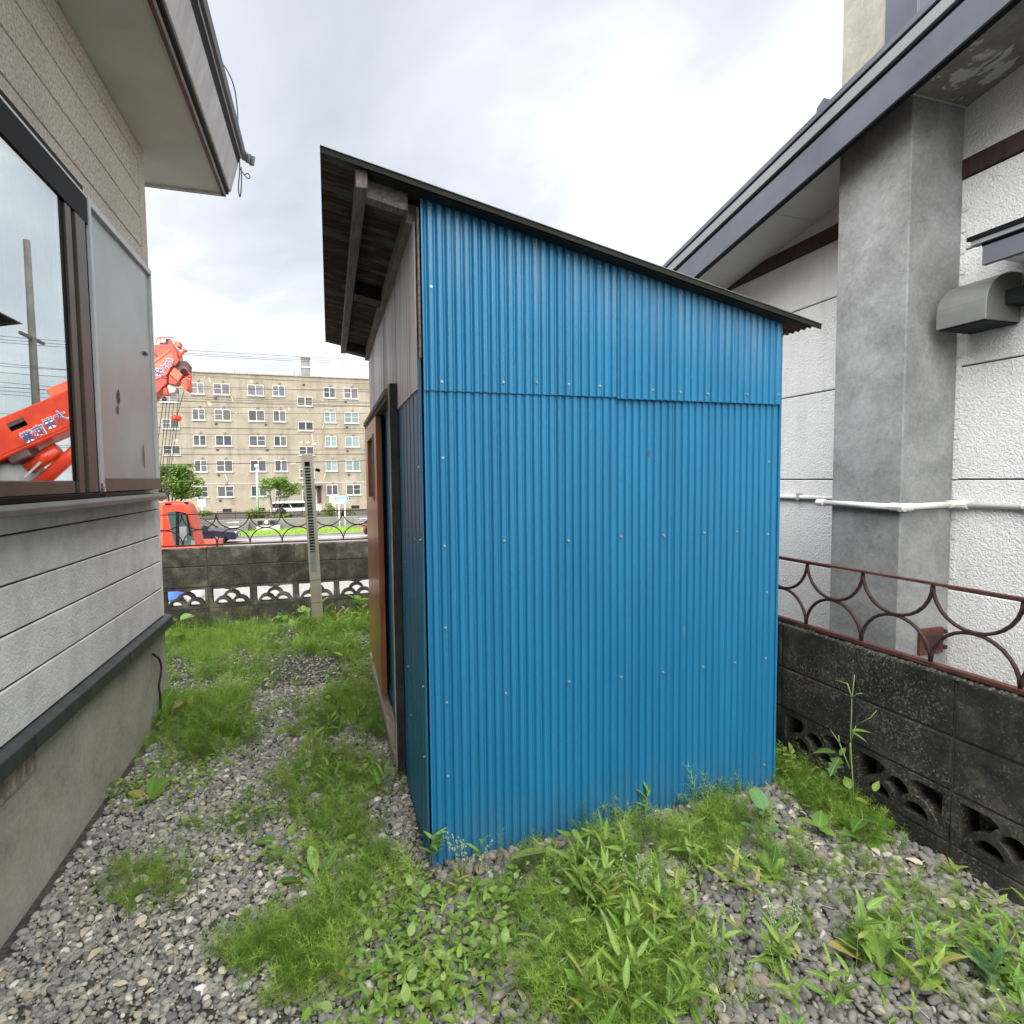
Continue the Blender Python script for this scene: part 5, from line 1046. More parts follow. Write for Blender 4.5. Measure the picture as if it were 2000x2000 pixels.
part('lift_cylinder', 'crane', cr2, lambda m: m.tube([rf_(300, 1620)+Vector((0, 0.5, 0)), rf_(820, 1300)+Vector((0, 0.5, 0))], 0.20, 10), smooth=True)
part('cylinder_rod', 'chrome', cr2, lambda m: m.tube([rf_(380, 1780)+Vector((0, 0.1, 0)), rf_(640, 1530)+Vector((0, 0.1, 0))], 0.03, 6))
part('counterweight', 'apt_metal', cr2, lambda m: m.tube([rf_(60, 2100)+Vector((0, 0.6, 0)), rf_(60, 1800)+Vector((0, 0.6, 0)), rf_(60, 1580)+Vector((0, 0.6, 0)), rf_(60, 1510)+Vector((0, 0.6, 0))], [0.55, 0.52, 0.40, 0.15], 14), smooth=True)
part('turntable', 'crane', cr2, lambda m: m.box(P0.x-0.5, P0.x+3.6, YR-0.5, YR+1.6, STREET+1.4, STREET+3.6), bevel=0.1)
part('carrier', 'crane', cr2, lambda m: m.box(P0.x-3.0, P0.x+5.0, YR-0.7, YR+1.9, STREET+0.75, STREET+1.399), bevel=0.05)
for k in range(3):
    for yy in (YR-0.6, YR+1.4): part('wheel', 'tyre', cr2, lambda m: m.tube([(P0.x-2.0+3.0*k, yy, STREET+0.55), (P0.x-2.0+3.0*k, yy+0.4, STREET+0.55)], 0.55, 18))
ls = [rf_(u, v) for u, v in ((1000, 790), (830, 905), (655, 1030), (470, 1125))]
letters(b2, '大栄商業', [(p.x, p.z) for p in ls], 0.30, YR, math.atan2(axb.z, axb.x)-math.pi, 0.022)
# ------------------------------------------------------------------ utility pole and wires
pp = Yp(52, 469, 32.0); px_ = 2*XM-pp.x
up_ = thing('utility_pole', (px_, 32.0, STREET), 'weathered utility pole behind the shed, mirrored in the left house window', 'utility pole')
part('pole', 'pole', up_, lambda m: m.tube([(px_, 32.0, STREET), (px_, 32.0, pp.z)], [0.19, 0.13], 12), smooth=True)
part('cross_arm', 'pole', up_, lambda m: m.box(px_-0.06, px_+0.06, 30.9, 33.1, 8.0, 8.12))
wires = [((270, 205), (1690, 281)), ((300, 229), (1690, 302)), ((300, 241), (1690, 317)), ((340, 395), (1690, 462)), ((340, 478), (1690, 522)), ((340, 499), (1690, 505)), ((340, 556), (1690, 603)), ((340, 574), (1690, 612)),
         ((340, 596), (1690, 634)), ((340, 640), (1690, 630)), ((340, 682), (1690, 686)), ((340, 797), (1690, 800)), ((340, 842), (1690, 838)), ((340, 950), (1690, 962)), ((340, 998), (1690, 990)), ((130, 1072), (1690, 1042))]
ordw = 'first second third fourth fifth sixth seventh eighth ninth tenth eleventh twelfth'.split()
wl = ['highest of the three wires crossing the sky above the apartment roof', 'middle of the three wires crossing the sky above the apartment roof', 'lowest of the three wires crossing the sky above the apartment roof']
for i, ((ua, va), (ub, vb)) in enumerate(wires):
    yw = 31.6+0.05*i if i not in (1, 4, 7) else 32.4; a, b = fz(ua, va, yw), fz(ub, vb, yw); d = (b-a)/(b.x-a.x)
    pts_ = []
    for k in range(15):
        x = -30+56*k/14; q = a+d*(x-a.x); s = (x-a.x)/(b.x-a.x); pts_.append((q.x, yw, q.z+0.10*((s-0.5)**2-0.25)))
    w = MB(); w.tube(pts_, 0.011 if i != 15 else 0.020, 5)
    lab = wl[i] if i < 3 else ('thick dark wire crossing the apartment facade just above the trees' if i == 15 else ordw[i-3]+' thin wire down from the roof line across the apartment facade')
    tag(w.build('utility_wire', 'wire', smooth=True), lab, 'wire', 'overhead wires along the street')
# ------------------------------------------------------------------ scattered ground stuff
def scatter(name, label, cat, P, ROT, SC, IDX, variants, mats_dummy=None):
    """one object: points carrying rotation, size and variant, drawn as instances of small meshes"""
    c = bpy.data.collections.new(name+'_variants')
    for i, me in enumerate(variants):
        ob = bpy.data.objects.new('%s_%02d' % (name, i), me); c.objects.link(ob)
    me = bpy.data.meshes.new(name); me.vertices.add(len(P)); me.vertices.foreach_set('co', np.asarray(P, np.float32).ravel())
    a = me.attributes.new('rot', 'FLOAT_VECTOR', 'POINT'); a.data.foreach_set('vector', np.asarray(ROT, np.float32).ravel())
    a = me.attributes.new('scl', 'FLOAT_VECTOR', 'POINT'); a.data.foreach_set('vector', np.asarray(SC, np.float32).ravel())
    a = me.attributes.new('idx', 'INT', 'POINT'); a.data.foreach_set('value', np.asarray(IDX, np.int32))
    ob = bpy.data.objects.new(name, me); col.objects.link(ob)
    ng = bpy.data.node_groups.new(name, 'GeometryNodeTree')
    ng.interface.new_socket('Geometry', in_out='INPUT', socket_type='NodeSocketGeometry'); ng.interface.new_socket('Geometry', in_out='OUTPUT', socket_type='NodeSocketGeometry')
    N = ng.nodes; gi, go = N.new('NodeGroupInput'), N.new('NodeGroupOutput'); iop = N.new('GeometryNodeInstanceOnPoints'); ci = N.new('GeometryNodeCollectionInfo')
    ci.inputs['Collection'].default_value = c; ci.inputs['Separate Children'].default_value = True; ci.inputs['Reset Children'].default_value = True
    m2p = N.new('GeometryNodeMeshToPoints')
    def na(nm, ty):
        q = N.new('GeometryNodeInputNamedAttribute'); q.data_type = ty; q.inputs['Name'].default_value = nm; return q.outputs['Attribute']
    l = ng.links.new
    l(gi.outputs[0], m2p.inputs['Mesh']); l(m2p.outputs[0], iop.inputs['Points']); l(ci.outputs[0], iop.inputs['Instance']); iop.inputs['Pick Instance'].default_value = True
    l(na('idx', 'INT'), iop.inputs['Instance Index']); l(na('rot', 'FLOAT_VECTOR'), iop.inputs['Rotation']); l(na('scl', 'FLOAT_VECTOR'), iop.inputs['Scale'])
    l(iop.outputs[0], go.inputs[0])
    md = ob.modifiers.new('scatter', 'NODES'); md.node_group = ng
    return tag(ob, label, cat, kind='stuff')
import bmesh
def stone_mesh(seed, mat, rough=0.22, sub=2):
    bm = bmesh.new(); bmesh.ops.create_icosphere(bm, subdivisions=sub, radius=1.0)
    r = random.Random(seed); o = Vector((r.uniform(0, 50), r.uniform(0, 50), r.uniform(0, 50))); sx_, sy_, sz_ = r.uniform(0.8, 1.25), r.uniform(0.65, 0.95), r.uniform(0.45, 0.7)
    cuts = [(Vector((r.gauss(0, 1), r.gauss(0, 1), r.gauss(0, 1))).normalized(), r.uniform(0.62, 0.85)) for _ in range(7)]
    for v in bm.verts:
        p = v.co.copy()
        for n, d in cuts:
            q = p.dot(n)
            if q > d: p -= n*(q-d)*0.92
        p *= 1+rough*mnoise.noise(p*1.3+o); v.co = Vector((p.x*sx_, p.y*sy_, p.z*sz_))
    me = bpy.data.meshes.new('stone'); bm.to_mesh(me); bm.free(); me.materials.append(M[mat]); me.polygons.foreach_set('use_smooth', [True]*len(me.polygons)); return me
def in_yard(x, y):
    if x > 2.15 or y > 6.31 or x < -2.4 or (x < -1.0 and y < 4.2) or x < -1.03 and y < 4.2: return False
    if XL-0.02 < x < XR+0.01 and SY-0.008 < y < REAR: return False
    return True
def inpoly(x, y, pl):
    c = False; n = len(pl)
    for i in range(n):
        x0, y0 = pl[i]; x1, y1 = pl[i-1]
        if (y0 > y) != (y1 > y) and x < (x1-x0)*(y-y0)/(y1-y0)+x0: c = not c
    return c
def gpoly(px): return [(p.x, p.y) for p in (G(u, v, 0.0) for u, v in px)]
P, RO, SC, ID = [], [], [], []
def gravel(n, x0, x1, y0, y1, smin, smax, idx, cond):
    k = 0
    while k < n:
        x, y = rng.uniform(x0, x1), rng.uniform(y0, y1)
        if not in_yard(x, y) or not cond(x, y): continue
        s = smin+(smax-smin)*rng.random()**2.8
        if rng.random() < 0.012: s *= 1.6
        P.append((x, y, gz(x, y)+s*0.22+rng.random()*0.006)); RO.append((rng.normal()*0.35, rng.normal()*0.35, rng.random()*6.28)); SC.append((s, s, s)); ID.append(rng.choice(idx)); k += 1
warm = lambda x, y: y < 2.3 and x > 0.30+0.12*mnoise.noise(Vector((x*3, y*3, 0)))-0.25*(y-1.5)
gravel(50000, -1.03, 1.4, 0.4, 4.3, 0.0050, 0.0185, list(range(6)), lambda x, y: not warm(x, y))
gravel(6000, -2.2, 0.4, 4.0, 6.3, 0.009, 0.019, list(range(6)), lambda x, y: True)
gravel(14500, 0.1, 2.15, 0.4, 2.3, 0.0095, 0.0245, list(range(6, 12)), warm)
gravel(2500, 1.9, 2.15, 2.1, 6.3, 0.012, 0.024, list(range(6, 12)), lambda x, y: True)
# stones heaped along the foot of the shed
for k in range(240):
    x = rng.uniform(0.40, 1.9); y = SY-0.012-abs(rng.normal())*0.05; s = rng.uniform(0.012, 0.028)
    P.append((x, y-s, gz(x, y)+s*0.4+rng.random()*0.012)); RO.append(tuple(rng.normal(size=3)*0.6)); SC.append((s, s, s)); ID.append(rng.integers(6, 12))
def litter_clump(seed):
    r = random.Random(seed); V, F_ = [], []
    for k in range(6): leaf_into(V, F_, 'lance' if k % 2 else 'ovate', leaf_matrix(Vector((r.gauss(0, 0.12), r.gauss(0, 0.12), 0.022)), r.random()*6.28, r.uniform(-0.1, 0.15), r.uniform(0.012, 0.045), r.gauss(0, 0.3)))
    for k in range(4):
        a = r.random()*6.28; ribbon(V, F_, Vector((r.gauss(0, 0.1), r.gauss(0, 0.1), 0.024)), Vector((math.cos(a), math.sin(a), 0.06)), Vector((0, 0, 1)), r.uniform(0.03, 0.09), 0.002, 2, 0.05)
    m = MB(); m.v, m.f = [tuple(v) for v in V], F_; return mesh_of(m, 'litter', 'straw', True)
VAR = [stone_mesh(i, 'stone', 0.12) for i in range(6)] + [stone_mesh(20+i, 'stone_warm', 0.30) for i in range(6)]
scatter('gravel', 'grey and brown gravel covering the yard', 'gravel', P, RO, SC, ID, VAR)

# ---- feathery horsetail, grass and small-leaved ground cover
def ribbon(V, F_, p, d, up_, ln, w, n, curl, taper=True):
    d = d.normalized(); side = d.cross(up_)
    if side.length < 1e-3: side = Vector((1, 0, 0))
    side.normalize(); o = len(V)
    for i in range(n+1):
        t = i/n; q = p+d*(ln*t)+Vector((0, 0, -1))*curl*ln*t*t; ww = w*(1-0.85*t if taper else math.sin(math.pi*min(0.98, 0.12+0.88*t))**0.8)
        V += [q-side*ww*0.5, q+side*ww*0.5]
    for i in range(n): F_.append((o+2*i, o+2*i+1, o+2*i+3, o+2*i+2))
def horsetail_clump(seed, mat='horsetail', tall=0.13):
    r = random.Random(seed); V, F_ = [], []
    for s in range(5):
        b = Vector((r.gauss(0, 0.05), r.gauss(0, 0.05), 0)); d = Vector((r.gauss(0, 0.35), r.gauss(0, 0.35), 1)).normalized(); h = tall*r.uniform(0.55, 1.15)
        ribbon(V, F_, b, d, Vector((1, 0.3, 0)), h, 0.0024, 2, 0.05)
        nw = 7
        for k in range(1, nw+1):
            q = b+d*(h*k/(nw+0.3)); nb = r.randint(5, 6); ph = r.random()*6.28
            for j in range(nb):
                a = ph+6.283*j/nb+r.gauss(0, 0.2); e_ = r.uniform(0.25, 0.9)
                ribbon(V, F_, q, Vector((math.cos(a), math.sin(a), e_)), Vector((0, 0, 1)), tall*(0.55-0.34*k/nw)*r.uniform(0.7, 1.2), 0.0023, 2, 0.14)
    m = MB(); m.v, m.f = [tuple(v) for v in V], F_; return mesh_of(m, 'horsetail', mat)
def grass_clump(seed, mat='grass', tall=0.20, n=20, w=0.0042):
    r = random.Random(seed); V, F_ = [], []
    for k in range(n):
        a = r.random()*6.28; ln = tall*r.uniform(0.45, 1.1); e_ = r.uniform(1.0, 3.5)
        ribbon(V, F_, Vector((r.gauss(0, 0.02), r.gauss(0, 0.02), 0)), Vector((math.cos(a), math.sin(a), e_)), Vector((r.gauss(0, .3), r.gauss(0, .3), 1)), ln, w*r.uniform(0.6, 1.2), 5, r.uniform(0.1, 0.55))
    m = MB(); m.v, m.f = [tuple(v) for v in V], F_; return mesh_of(m, 'grass', mat)
def leaf_rows(kind):
    n = 8; out = []
    for i in range(n+1):
        t = i/n
        if kind == 'lance': w = 0.105*math.sin(math.pi*min(1, 0.06+t*0.94)**0.72)**0.9
        elif kind == 'ovate': w = 0.30*math.sin(math.pi*min(1, 0.05+0.95*t)**0.75)
        elif kind == 'round': w = 0.46*math.sqrt(max(0.0, 1-(2*t-1)**2))+0.02
        elif kind == 'dock': w = 0.045+0.16*math.sin(math.pi*max(0, t-0.22)/0.80)**0.8*(1 if t > 0.22 else 0)+(0.014 if i % 2 else -0.01)
        elif kind == 'toothed': w = 0.24*math.sin(math.pi*min(1, 0.08+0.92*t)**0.85)+(0.02 if i % 2 else -0.012)
        else: w = (0.10, 0.16, 0.34, 0.14, 0.30, 0.12, 0.24, 0.10, 0.03)[i]
        out.append((t, max(0.004, w)))
    out[-1] = (1.0, 0.006 if kind != 'round' else 0.12)
    return out
def leaf_into(V, F_, kind, M4, droop=0.22, fold=0.18):
    rows = leaf_rows(kind); o = len(V)
    for t, w in rows:
        z = -droop*t*t+0.10*t
        for sx_, dz in ((-w, fold*w), (0, 0), (w, fold*w)): V.append(M4 @ Vector((sx_, t, z+dz)))
    for i in range(len(rows)-1):
        for j in range(2): F_.append((o+3*i+j, o+3*i+j+1, o+3*(i+1)+j+1, o+3*(i+1)+j))
LEAF = {}
def leaf_mesh(kind, mat, droop=0.22):
    k = (kind, mat, droop)
    if k not in LEAF:
        V, F_ = [], []; leaf_into(V, F_, kind, Matrix.Identity(4), droop); m = MB(); m.v, m.f = [tuple(v) for v in V], F_
        LEAF[k] = mesh_of(m, 'leaf', mat, True)
    return LEAF[k]
def leaf_matrix(p, azm, el, ln, roll=0.0, wid=1.0):
    return Matrix.Translation(p) @ Euler((el, roll, azm-math.pi/2), 'XYZ').to_matrix().to_4x4() @ Matrix.Diagonal((ln*wid, ln, ln, 1))
def cover_clump(seed, mat='leaf_lime', kind='ovate', n=11, size=0.020, spread=0.035, high=0.035):
    r = random.Random(seed); V, F_ = [], []
    for k in range(n):
        p = Vector((r.gauss(0, spread), r.gauss(0, spread), abs(r.gauss(high*0.6, high*0.4))+0.004))
        leaf_into(V, F_, kind, leaf_matrix(p, r.random()*6.28, r.uniform(-0.2, 0.6), size*r.uniform(0.6, 1.35), r.gauss(0, 0.35)))
        if k % 2 == 0: ribbon(V, F_, Vector((p.x*0.3, p.y*0.3, 0)), Vector((p.x*0.7, p.y*0.7, p.z)), Vector((0, 0, 1)), max(0.01, (p-Vector((p.x*0.3, p.y*0.3, 0))).length), 0.0016, 2, 0)
    m = MB(); m.v, m.f = [tuple(v) for v in V], F_; return mesh_of(m, 'cover', mat, True)
def fill(px, n, dens_noise=2.2, thr=-0.15, edge=0.10):
    pl = gpoly(px); xs = [p[0] for p in pl]; ys = [p[1] for p in pl]; out = []; tries = 0
    while len(out) < n and tries < n*60:
        tries += 1; x = rng.uniform(min(xs), max(xs)); y = rng.uniform(min(ys), max(ys))
        if not inpoly(x+rng.normal()*edge, y+rng.normal()*edge, pl) or not in_yard(x, y): continue
        if mnoise.noise(Vector((x*dens_noise, y*dens_noise, 7.7))) < thr: continue
        out.append((x, y))
    return out
def make(name, label, cat, jobs, variants, s0, s1, tilt=0.15):
    P, RO, SC, ID = [], [], [], []
    for px, n, k, thr in jobs:
        for x, y in fill(px, n, thr=thr):
            s = k*rng.uniform(s0, s1); P.append((x, y, gz(x, y)-0.004)); RO.append((rng.normal()*tilt, rng.normal()*tilt, rng.random()*6.28)); SC.append((s, s, s*rng.uniform(0.8, 1.15))); ID.append(rng.integers(len(variants)))
    return scatter(name, label, cat, P, RO, SC, ID, variants)
STRIP = [(590, 1390), (650, 1345), (735, 1335), (765, 1450), (785, 1520), (800, 1600), (840, 1700), (800, 1790), (700, 1840), (650, 1800), (630, 1700), (600, 1560), (575, 1470)]
LEFT = [(325, 1240), (400, 1225), (600, 1250), (625, 1290), (590, 1330), (480, 1345), (480, 1470), (400, 1490), (335, 1440), (318, 1340)]
LEFT_LOW = [(318, 1370), (400, 1350), (470, 1400), (480, 1470), (420, 1500), (330, 1470)]
BACKR = [(580, 1215), (735, 1195), (760, 1330), (700, 1345), (650, 1300), (610, 1250)]
BACK = [(240, 1235), (325, 1215), (720, 1195), (740, 1240), (600, 1250), (400, 1275), (240, 1300)]
TUFT1 = [(205, 1715), (290, 1685), (385, 1690), (395, 1730), (310, 1770), (215, 1755)]
TUFT2 = [(460, 1900), (520, 1840), (620, 1810), (650, 1850), (600, 1930), (500, 1980), (440, 1960)]
TUFT3 = [(350, 1600), (430, 1590), (500, 1600), (490, 1650), (380, 1640)]
FRONT = [(1010, 1690), (1100, 1650), (1220, 1640), (1330, 1600), (1400, 1550), (1510, 1530), (1500, 1650), (1470, 1720), (1400, 1800), (1250, 1830), (1080, 1800)]
LOW = [(1050, 1830), (1180, 1790), (1330, 1830), (1360, 1930), (1330, 2080), (1040, 2080), (1000, 1950)]
RWALL = [(1510, 1500), (1570, 1450), (1640, 1520), (1790, 1650), (1730, 1680), (1620, 1620), (1530, 1560)]
RGRAV = [(1560, 1680), (1700, 1640), (1950, 1800), (2050, 1980), (1700, 1960), (1560, 1850), (1480, 1780)]
WIDE = [(870, 1720), (1000, 1700), (1100, 1760), (1050, 1850), (900, 1850)]
PATH = [(480, 1500), (580, 1480), (600, 1600), (560, 1720), (460, 1560)]
HV = [horsetail_clump(i) for i in range(4)]
make('horsetail_patch', 'soft feathery horsetail growing over the gravel', 'horsetail',
     [(STRIP, 200, 0.95, -0.3), (LEFT, 130, 1.0, -0.4), (LEFT_LOW, 110, 1.05, -0.5), (BACKR, 150, 1.1, -0.4), (BACK, 90, 1.2, -0.3), (TUFT1, 34, 0.7, -0.6), (TUFT2, 62, 0.9, -0.6), (TUFT3, 12, 0.6, -0.6), (FRONT, 140, 0.9, -0.2), (LOW, 115, 0.9, -0.5), (RWALL, 100, 0.9, -0.4), (RGRAV, 170, 0.5, -0.5), (WIDE, 40, 0.6, -0.1), (PATH, 26, 0.5, 0.0)], HV, 0.45, 1.25, 0.25)
GV = [grass_clump(40+i) for i in range(3)] + [grass_clump(60+i, 'grass', 0.13, 14, 0.0032) for i in range(2)]
make('grass_tufts', 'bright fine grass along the left house and round the yard edges', 'grass',
     [(LEFT, 330, 1.0, -0.25), (BACK, 220, 1.0, -0.4), (BACKR, 110, 0.9, -0.2), (STRIP, 150, 0.65, -0.2), (FRONT, 130, 0.55, -0.3), (LOW, 90, 0.55, -0.4), (RWALL, 70, 0.75, -0.3), (PATH, 14, 0.5, 0.0), (RGRAV, 14, 0.5, 0.1)], GV, 0.7, 1.2, 0.2)
COVER1 = [(600, 1830), (700, 1790), (850, 1700), (1000, 1720), (1080, 1780), (1060, 1850), (900, 1880), (720, 1900)]
COVER2 = [(540, 1950), (640, 1900), (800, 1880), (1000, 1890), (1040, 2080), (480, 2080)]
COVER3 = [(250, 1520), (330, 1490), (420, 1500), (390, 1570), (260, 1590)]
COVER4 = [(1080, 1720), (1200, 1700), (1480, 1760), (1560, 1830), (1480, 1900), (1380, 1850), (1150, 1800)]
COVER5 = [(1500, 1900), (1650, 1850), (1850, 1920), (2000, 1900), (2040, 2080), (1450, 2080)]
CV = [cover_clump(80+i) for i in range(3)] + [cover_clump(87, 'leaf_lime', 'toothed', 8, 0.024, 0.04, 0.03), cover_clump(88, 'leaf', 'lance', 10, 0.045, 0.03, 0.05)] + [cover_clump(90+i, 'leaf', 'ovate', 9, 0.030, 0.03, 0.06) for i in range(3)]
make('ground_cover', 'low lime green small leaved weeds spreading over the gravel', 'ground cover',
     [(COVER1, 85, 1.0, -0.05), (COVER2, 62, 1.15, 0.0), (COVER3, 60, 0.9, -0.3), (COVER4, 110, 0.9, -0.1), (COVER5, 70, 0.9, 0.0), (STRIP, 90, 1.1, -0.1), (LEFT_LOW, 40, 1.1, -0.1), (BACKR, 70, 1.2, -0.2), (RWALL, 60, 1.0, -0.1), (PATH, 26, 0.8, 0.0), (TUFT3, 8, 0.8, -0.5)], CV, 0.7, 1.2, 0.15)
YARD = [(60, 1990), (330, 1450), (600, 1260), (760, 1480), (860, 1720), (1500, 1560), (1700, 1640), (2000, 1800), (2030, 2060)]
make('leaf_litter', 'dry leaves and straw bits lying over the gravel', 'leaf litter', [(YARD, 110, 1.0, -0.9)], [litter_clump(400+i) for i in range(4)], 0.7, 1.2, 0.03)
# ---- single weeds, each a plant of its own
def plant(name, label, base, stems, leaves, cat='weed', group=None, stem_mat='stem', sr=0.0016, k=1.0):
    """stems: lists of points; leaves: (point, azimuth deg, elevation deg, length, kind, material[, roll, width])"""
    base = Vector(base); t = thing(name, base, label, cat, group)
    if stems:
        m = MB()
        for st in stems: m.tube([base+Vector(p) for p in st], [sr*(1-0.55*i/max(1, len(st)-1)) for i in range(len(st))], 5)
        m.build('stem', stem_mat, t, smooth=True)
    for lf in leaves:
        p, azm, el, ln, kd, mt = lf[:6]; roll = lf[6] if len(lf) > 6 else 0.0; wd = lf[7] if len(lf) > 7 else 1.0
        ob = bpy.data.objects.new('leaf', leaf_mesh(kd, mt)); col.objects.link(ob); ob.parent = t
        ob.matrix_basis = leaf_matrix(Vector(p)*k, rad(azm), rad(el), ln*k, roll, wd)
    return t
def shoot(seed, tall, nl, ln, mt):
    r = random.Random(seed); lean = Vector((r.gauss(0, 0.25), r.gauss(0, 0.25), 1)); pts = [lean*(tall*k/4)+Vector((0, 0, -0.02*tall*k*k/16)) for k in range(5)]; lv = []; a0 = r.random()*360
    for k in range(nl):
        t = 0.25+0.75*k/(nl-1); lv.append((lean*(tall*t), a0+137*k+r.gauss(0, 15), r.uniform(0, 35)+25*t, ln*r.uniform(0.7, 1.15)*(1-0.2*t), 'lance', mt if r.random() > 0.04 else 'leaf_yellow', r.gauss(0, 0.3), r.uniform(0.85, 1.25)))
    return pts, lv
proto = []
for i in range(6):
    st, lv = shoot(200+i, 0.10+0.03*(i % 3), 6+i % 4, 0.075+0.010*(i % 3), 'leaf' if i % 2 else 'leaf_lime'); proto.append((st, lv))
REG = [([(1040, 1720), (1420, 1690), (1480, 1850), (1400, 1900), (1100, 1860)], 46, 'narrow leaved weed shoot in the thicket in front of the shed', 'weed shoots in front of the shed', 0.95),
       ([(1100, 1880), (1520, 1860), (1560, 2040), (1080, 2040)], 24, 'narrow leaved weed shoot at the bottom edge of the picture', 'weed shoots at the bottom edge', 0.95),
       ([(1600, 1880), (1960, 1850), (2040, 1950), (2020, 2060), (1600, 2040)], 28, 'narrow leaved weed shoot in the bottom right gravel', 'weed shoots bottom right', 0.9),
       ([(600, 1440), (720, 1400), (760, 1520), (700, 1680), (640, 1640)], 16, 'narrow leaved weed shoot in the horsetail beside the shed', 'weed shoots beside the shed', 0.85),
       ([(700, 1850), (1010, 1790), (1030, 1950), (850, 2000)], 9, 'narrow leaved weed shoot among the lime green ground cover', 'weed shoots in the ground cover', 0.7),
       ([(600, 1235), (720, 1215), (745, 1320), (670, 1330)], 14, 'narrow leaved weed shoot near the leaning post', 'weed shoots near the post', 1.3)]
made = {}
for px, n, lb, gr, k in REG:
    for j, (x, y) in enumerate(fill(px, n, thr=-0.9, edge=0.02)):
        i = int(rng.integers(len(proto)))
        if i not in made:
            made[i] = t = plant('weed_shoot', lb, (x, y, gz(x, y)), [proto[i][0]], proto[i][1])
        else: t = copy_tree(made[i])
        s = k*rng.uniform(0.75, 1.25); t.location = (x, y, gz(x, y)); t.rotation_euler = (rng.normal()*0.12, rng.normal()*0.12, rng.random()*6.28); t.scale = (s, s, s); tag(t, lb, 'weed', gr)
V3 = lambda *a: Vector(a)
b = G(304, 1420); plant('dock_plant', 'dock plant with a big upright leaf and a yellow leaf at the left house corner', b, [[(0, 0, 0), (0.01, 0, 0.05)]],
    [((0, 0, 0.02), 60, 62, 0.30, 'dock', 'leaf', 0.1, 1.3), ((0, 0, 0.03), 20, 38, 0.24, 'dock', 'leaf_yellow', 0, 1.2), ((0, 0, 0.01), 100, 55, 0.20, 'dock', 'leaf_dark', 0, 1.2), ((0.01, 0, 0.01), -15, 20, 0.20, 'dock', 'leaf', 0, 1.2)], stem_mat='stem_red', sr=0.004, k=0.75)
b = G(362, 1405); plant('broadleaf_weed', 'single pale oval leaf in the grass beside the left house', b, [[(0, 0, 0), (0, 0, 0.06)]], [((0, 0, 0.05), 75, 55, 0.10, 'ovate', 'leaf_lime', 0.2), ((0, 0, 0.03), 200, 30, 0.07, 'ovate', 'leaf', 0)])
b = G(292, 1565); plant('broadleaf_weed', 'broad leaved weed rosette beside the pale stone at the house foot', b, [], [((0, 0, 0.005), 40, 45, 0.13, 'ovate', 'leaf', 0.2), ((0, 0, 0.005), 150, 20, 0.12, 'dock', 'leaf_yellow'), ((0, 0, 0.005), 90, 50, 0.11, 'dock', 'leaf'), ((0, 0, 0.005), 250, 25, 0.09, 'dock', 'leaf'), ((0, 0, 0.005), 300, 30, 0.09, 'ovate', 'leaf')])
b = G(338, 1262); r_ = random.Random(5); plant('broadleaf_weed', 'leafy weed growing at the left end of the back wall', b, [[(0, 0, 0), (-0.02, 0, 0.15), (0.02, 0, 0.26)], [(0, 0, 0), (0.06, 0, 0.12), (0.12, 0, 0.17)]],
    [((r_.uniform(-0.06, 0.13), r_.uniform(-0.04, 0.04), r_.uniform(0.08, 0.26)), r_.uniform(0, 360), r_.uniform(-10, 35), r_.uniform(0.07, 0.11), 'ovate', 'leaf', r_.gauss(0, 0.3), 1.1) for _ in range(11)])
for u, v, lb, sd in ((590, 1222, 'bushy weed left of the leaning post foot', 1), (632, 1205, 'bushy weed right of the leaning post foot', 2), (705, 1190, 'tall weed against the back wall beside the shed door', 3), (545, 1235, 'pale weed in the grass before the back wall', 4)):
    r_ = random.Random(sd); b = G(u, v+14); b.y = min(b.y, 6.22)
    plant('bushy_weed', lb, b, [[(0, 0, 0), (0.01, 0, 0.12), (0.02, -0.02, 0.22)]], [((r_.gauss(0, 0.04), r_.gauss(0, 0.03), r_.uniform(0.03, 0.24)), r_.uniform(0, 360), r_.uniform(0, 55), r_.uniform(0.06, 0.12), r_.choice(('lance', 'ovate')), 'leaf', r_.gauss(0, 0.3), 1.2) for _ in range(14)])
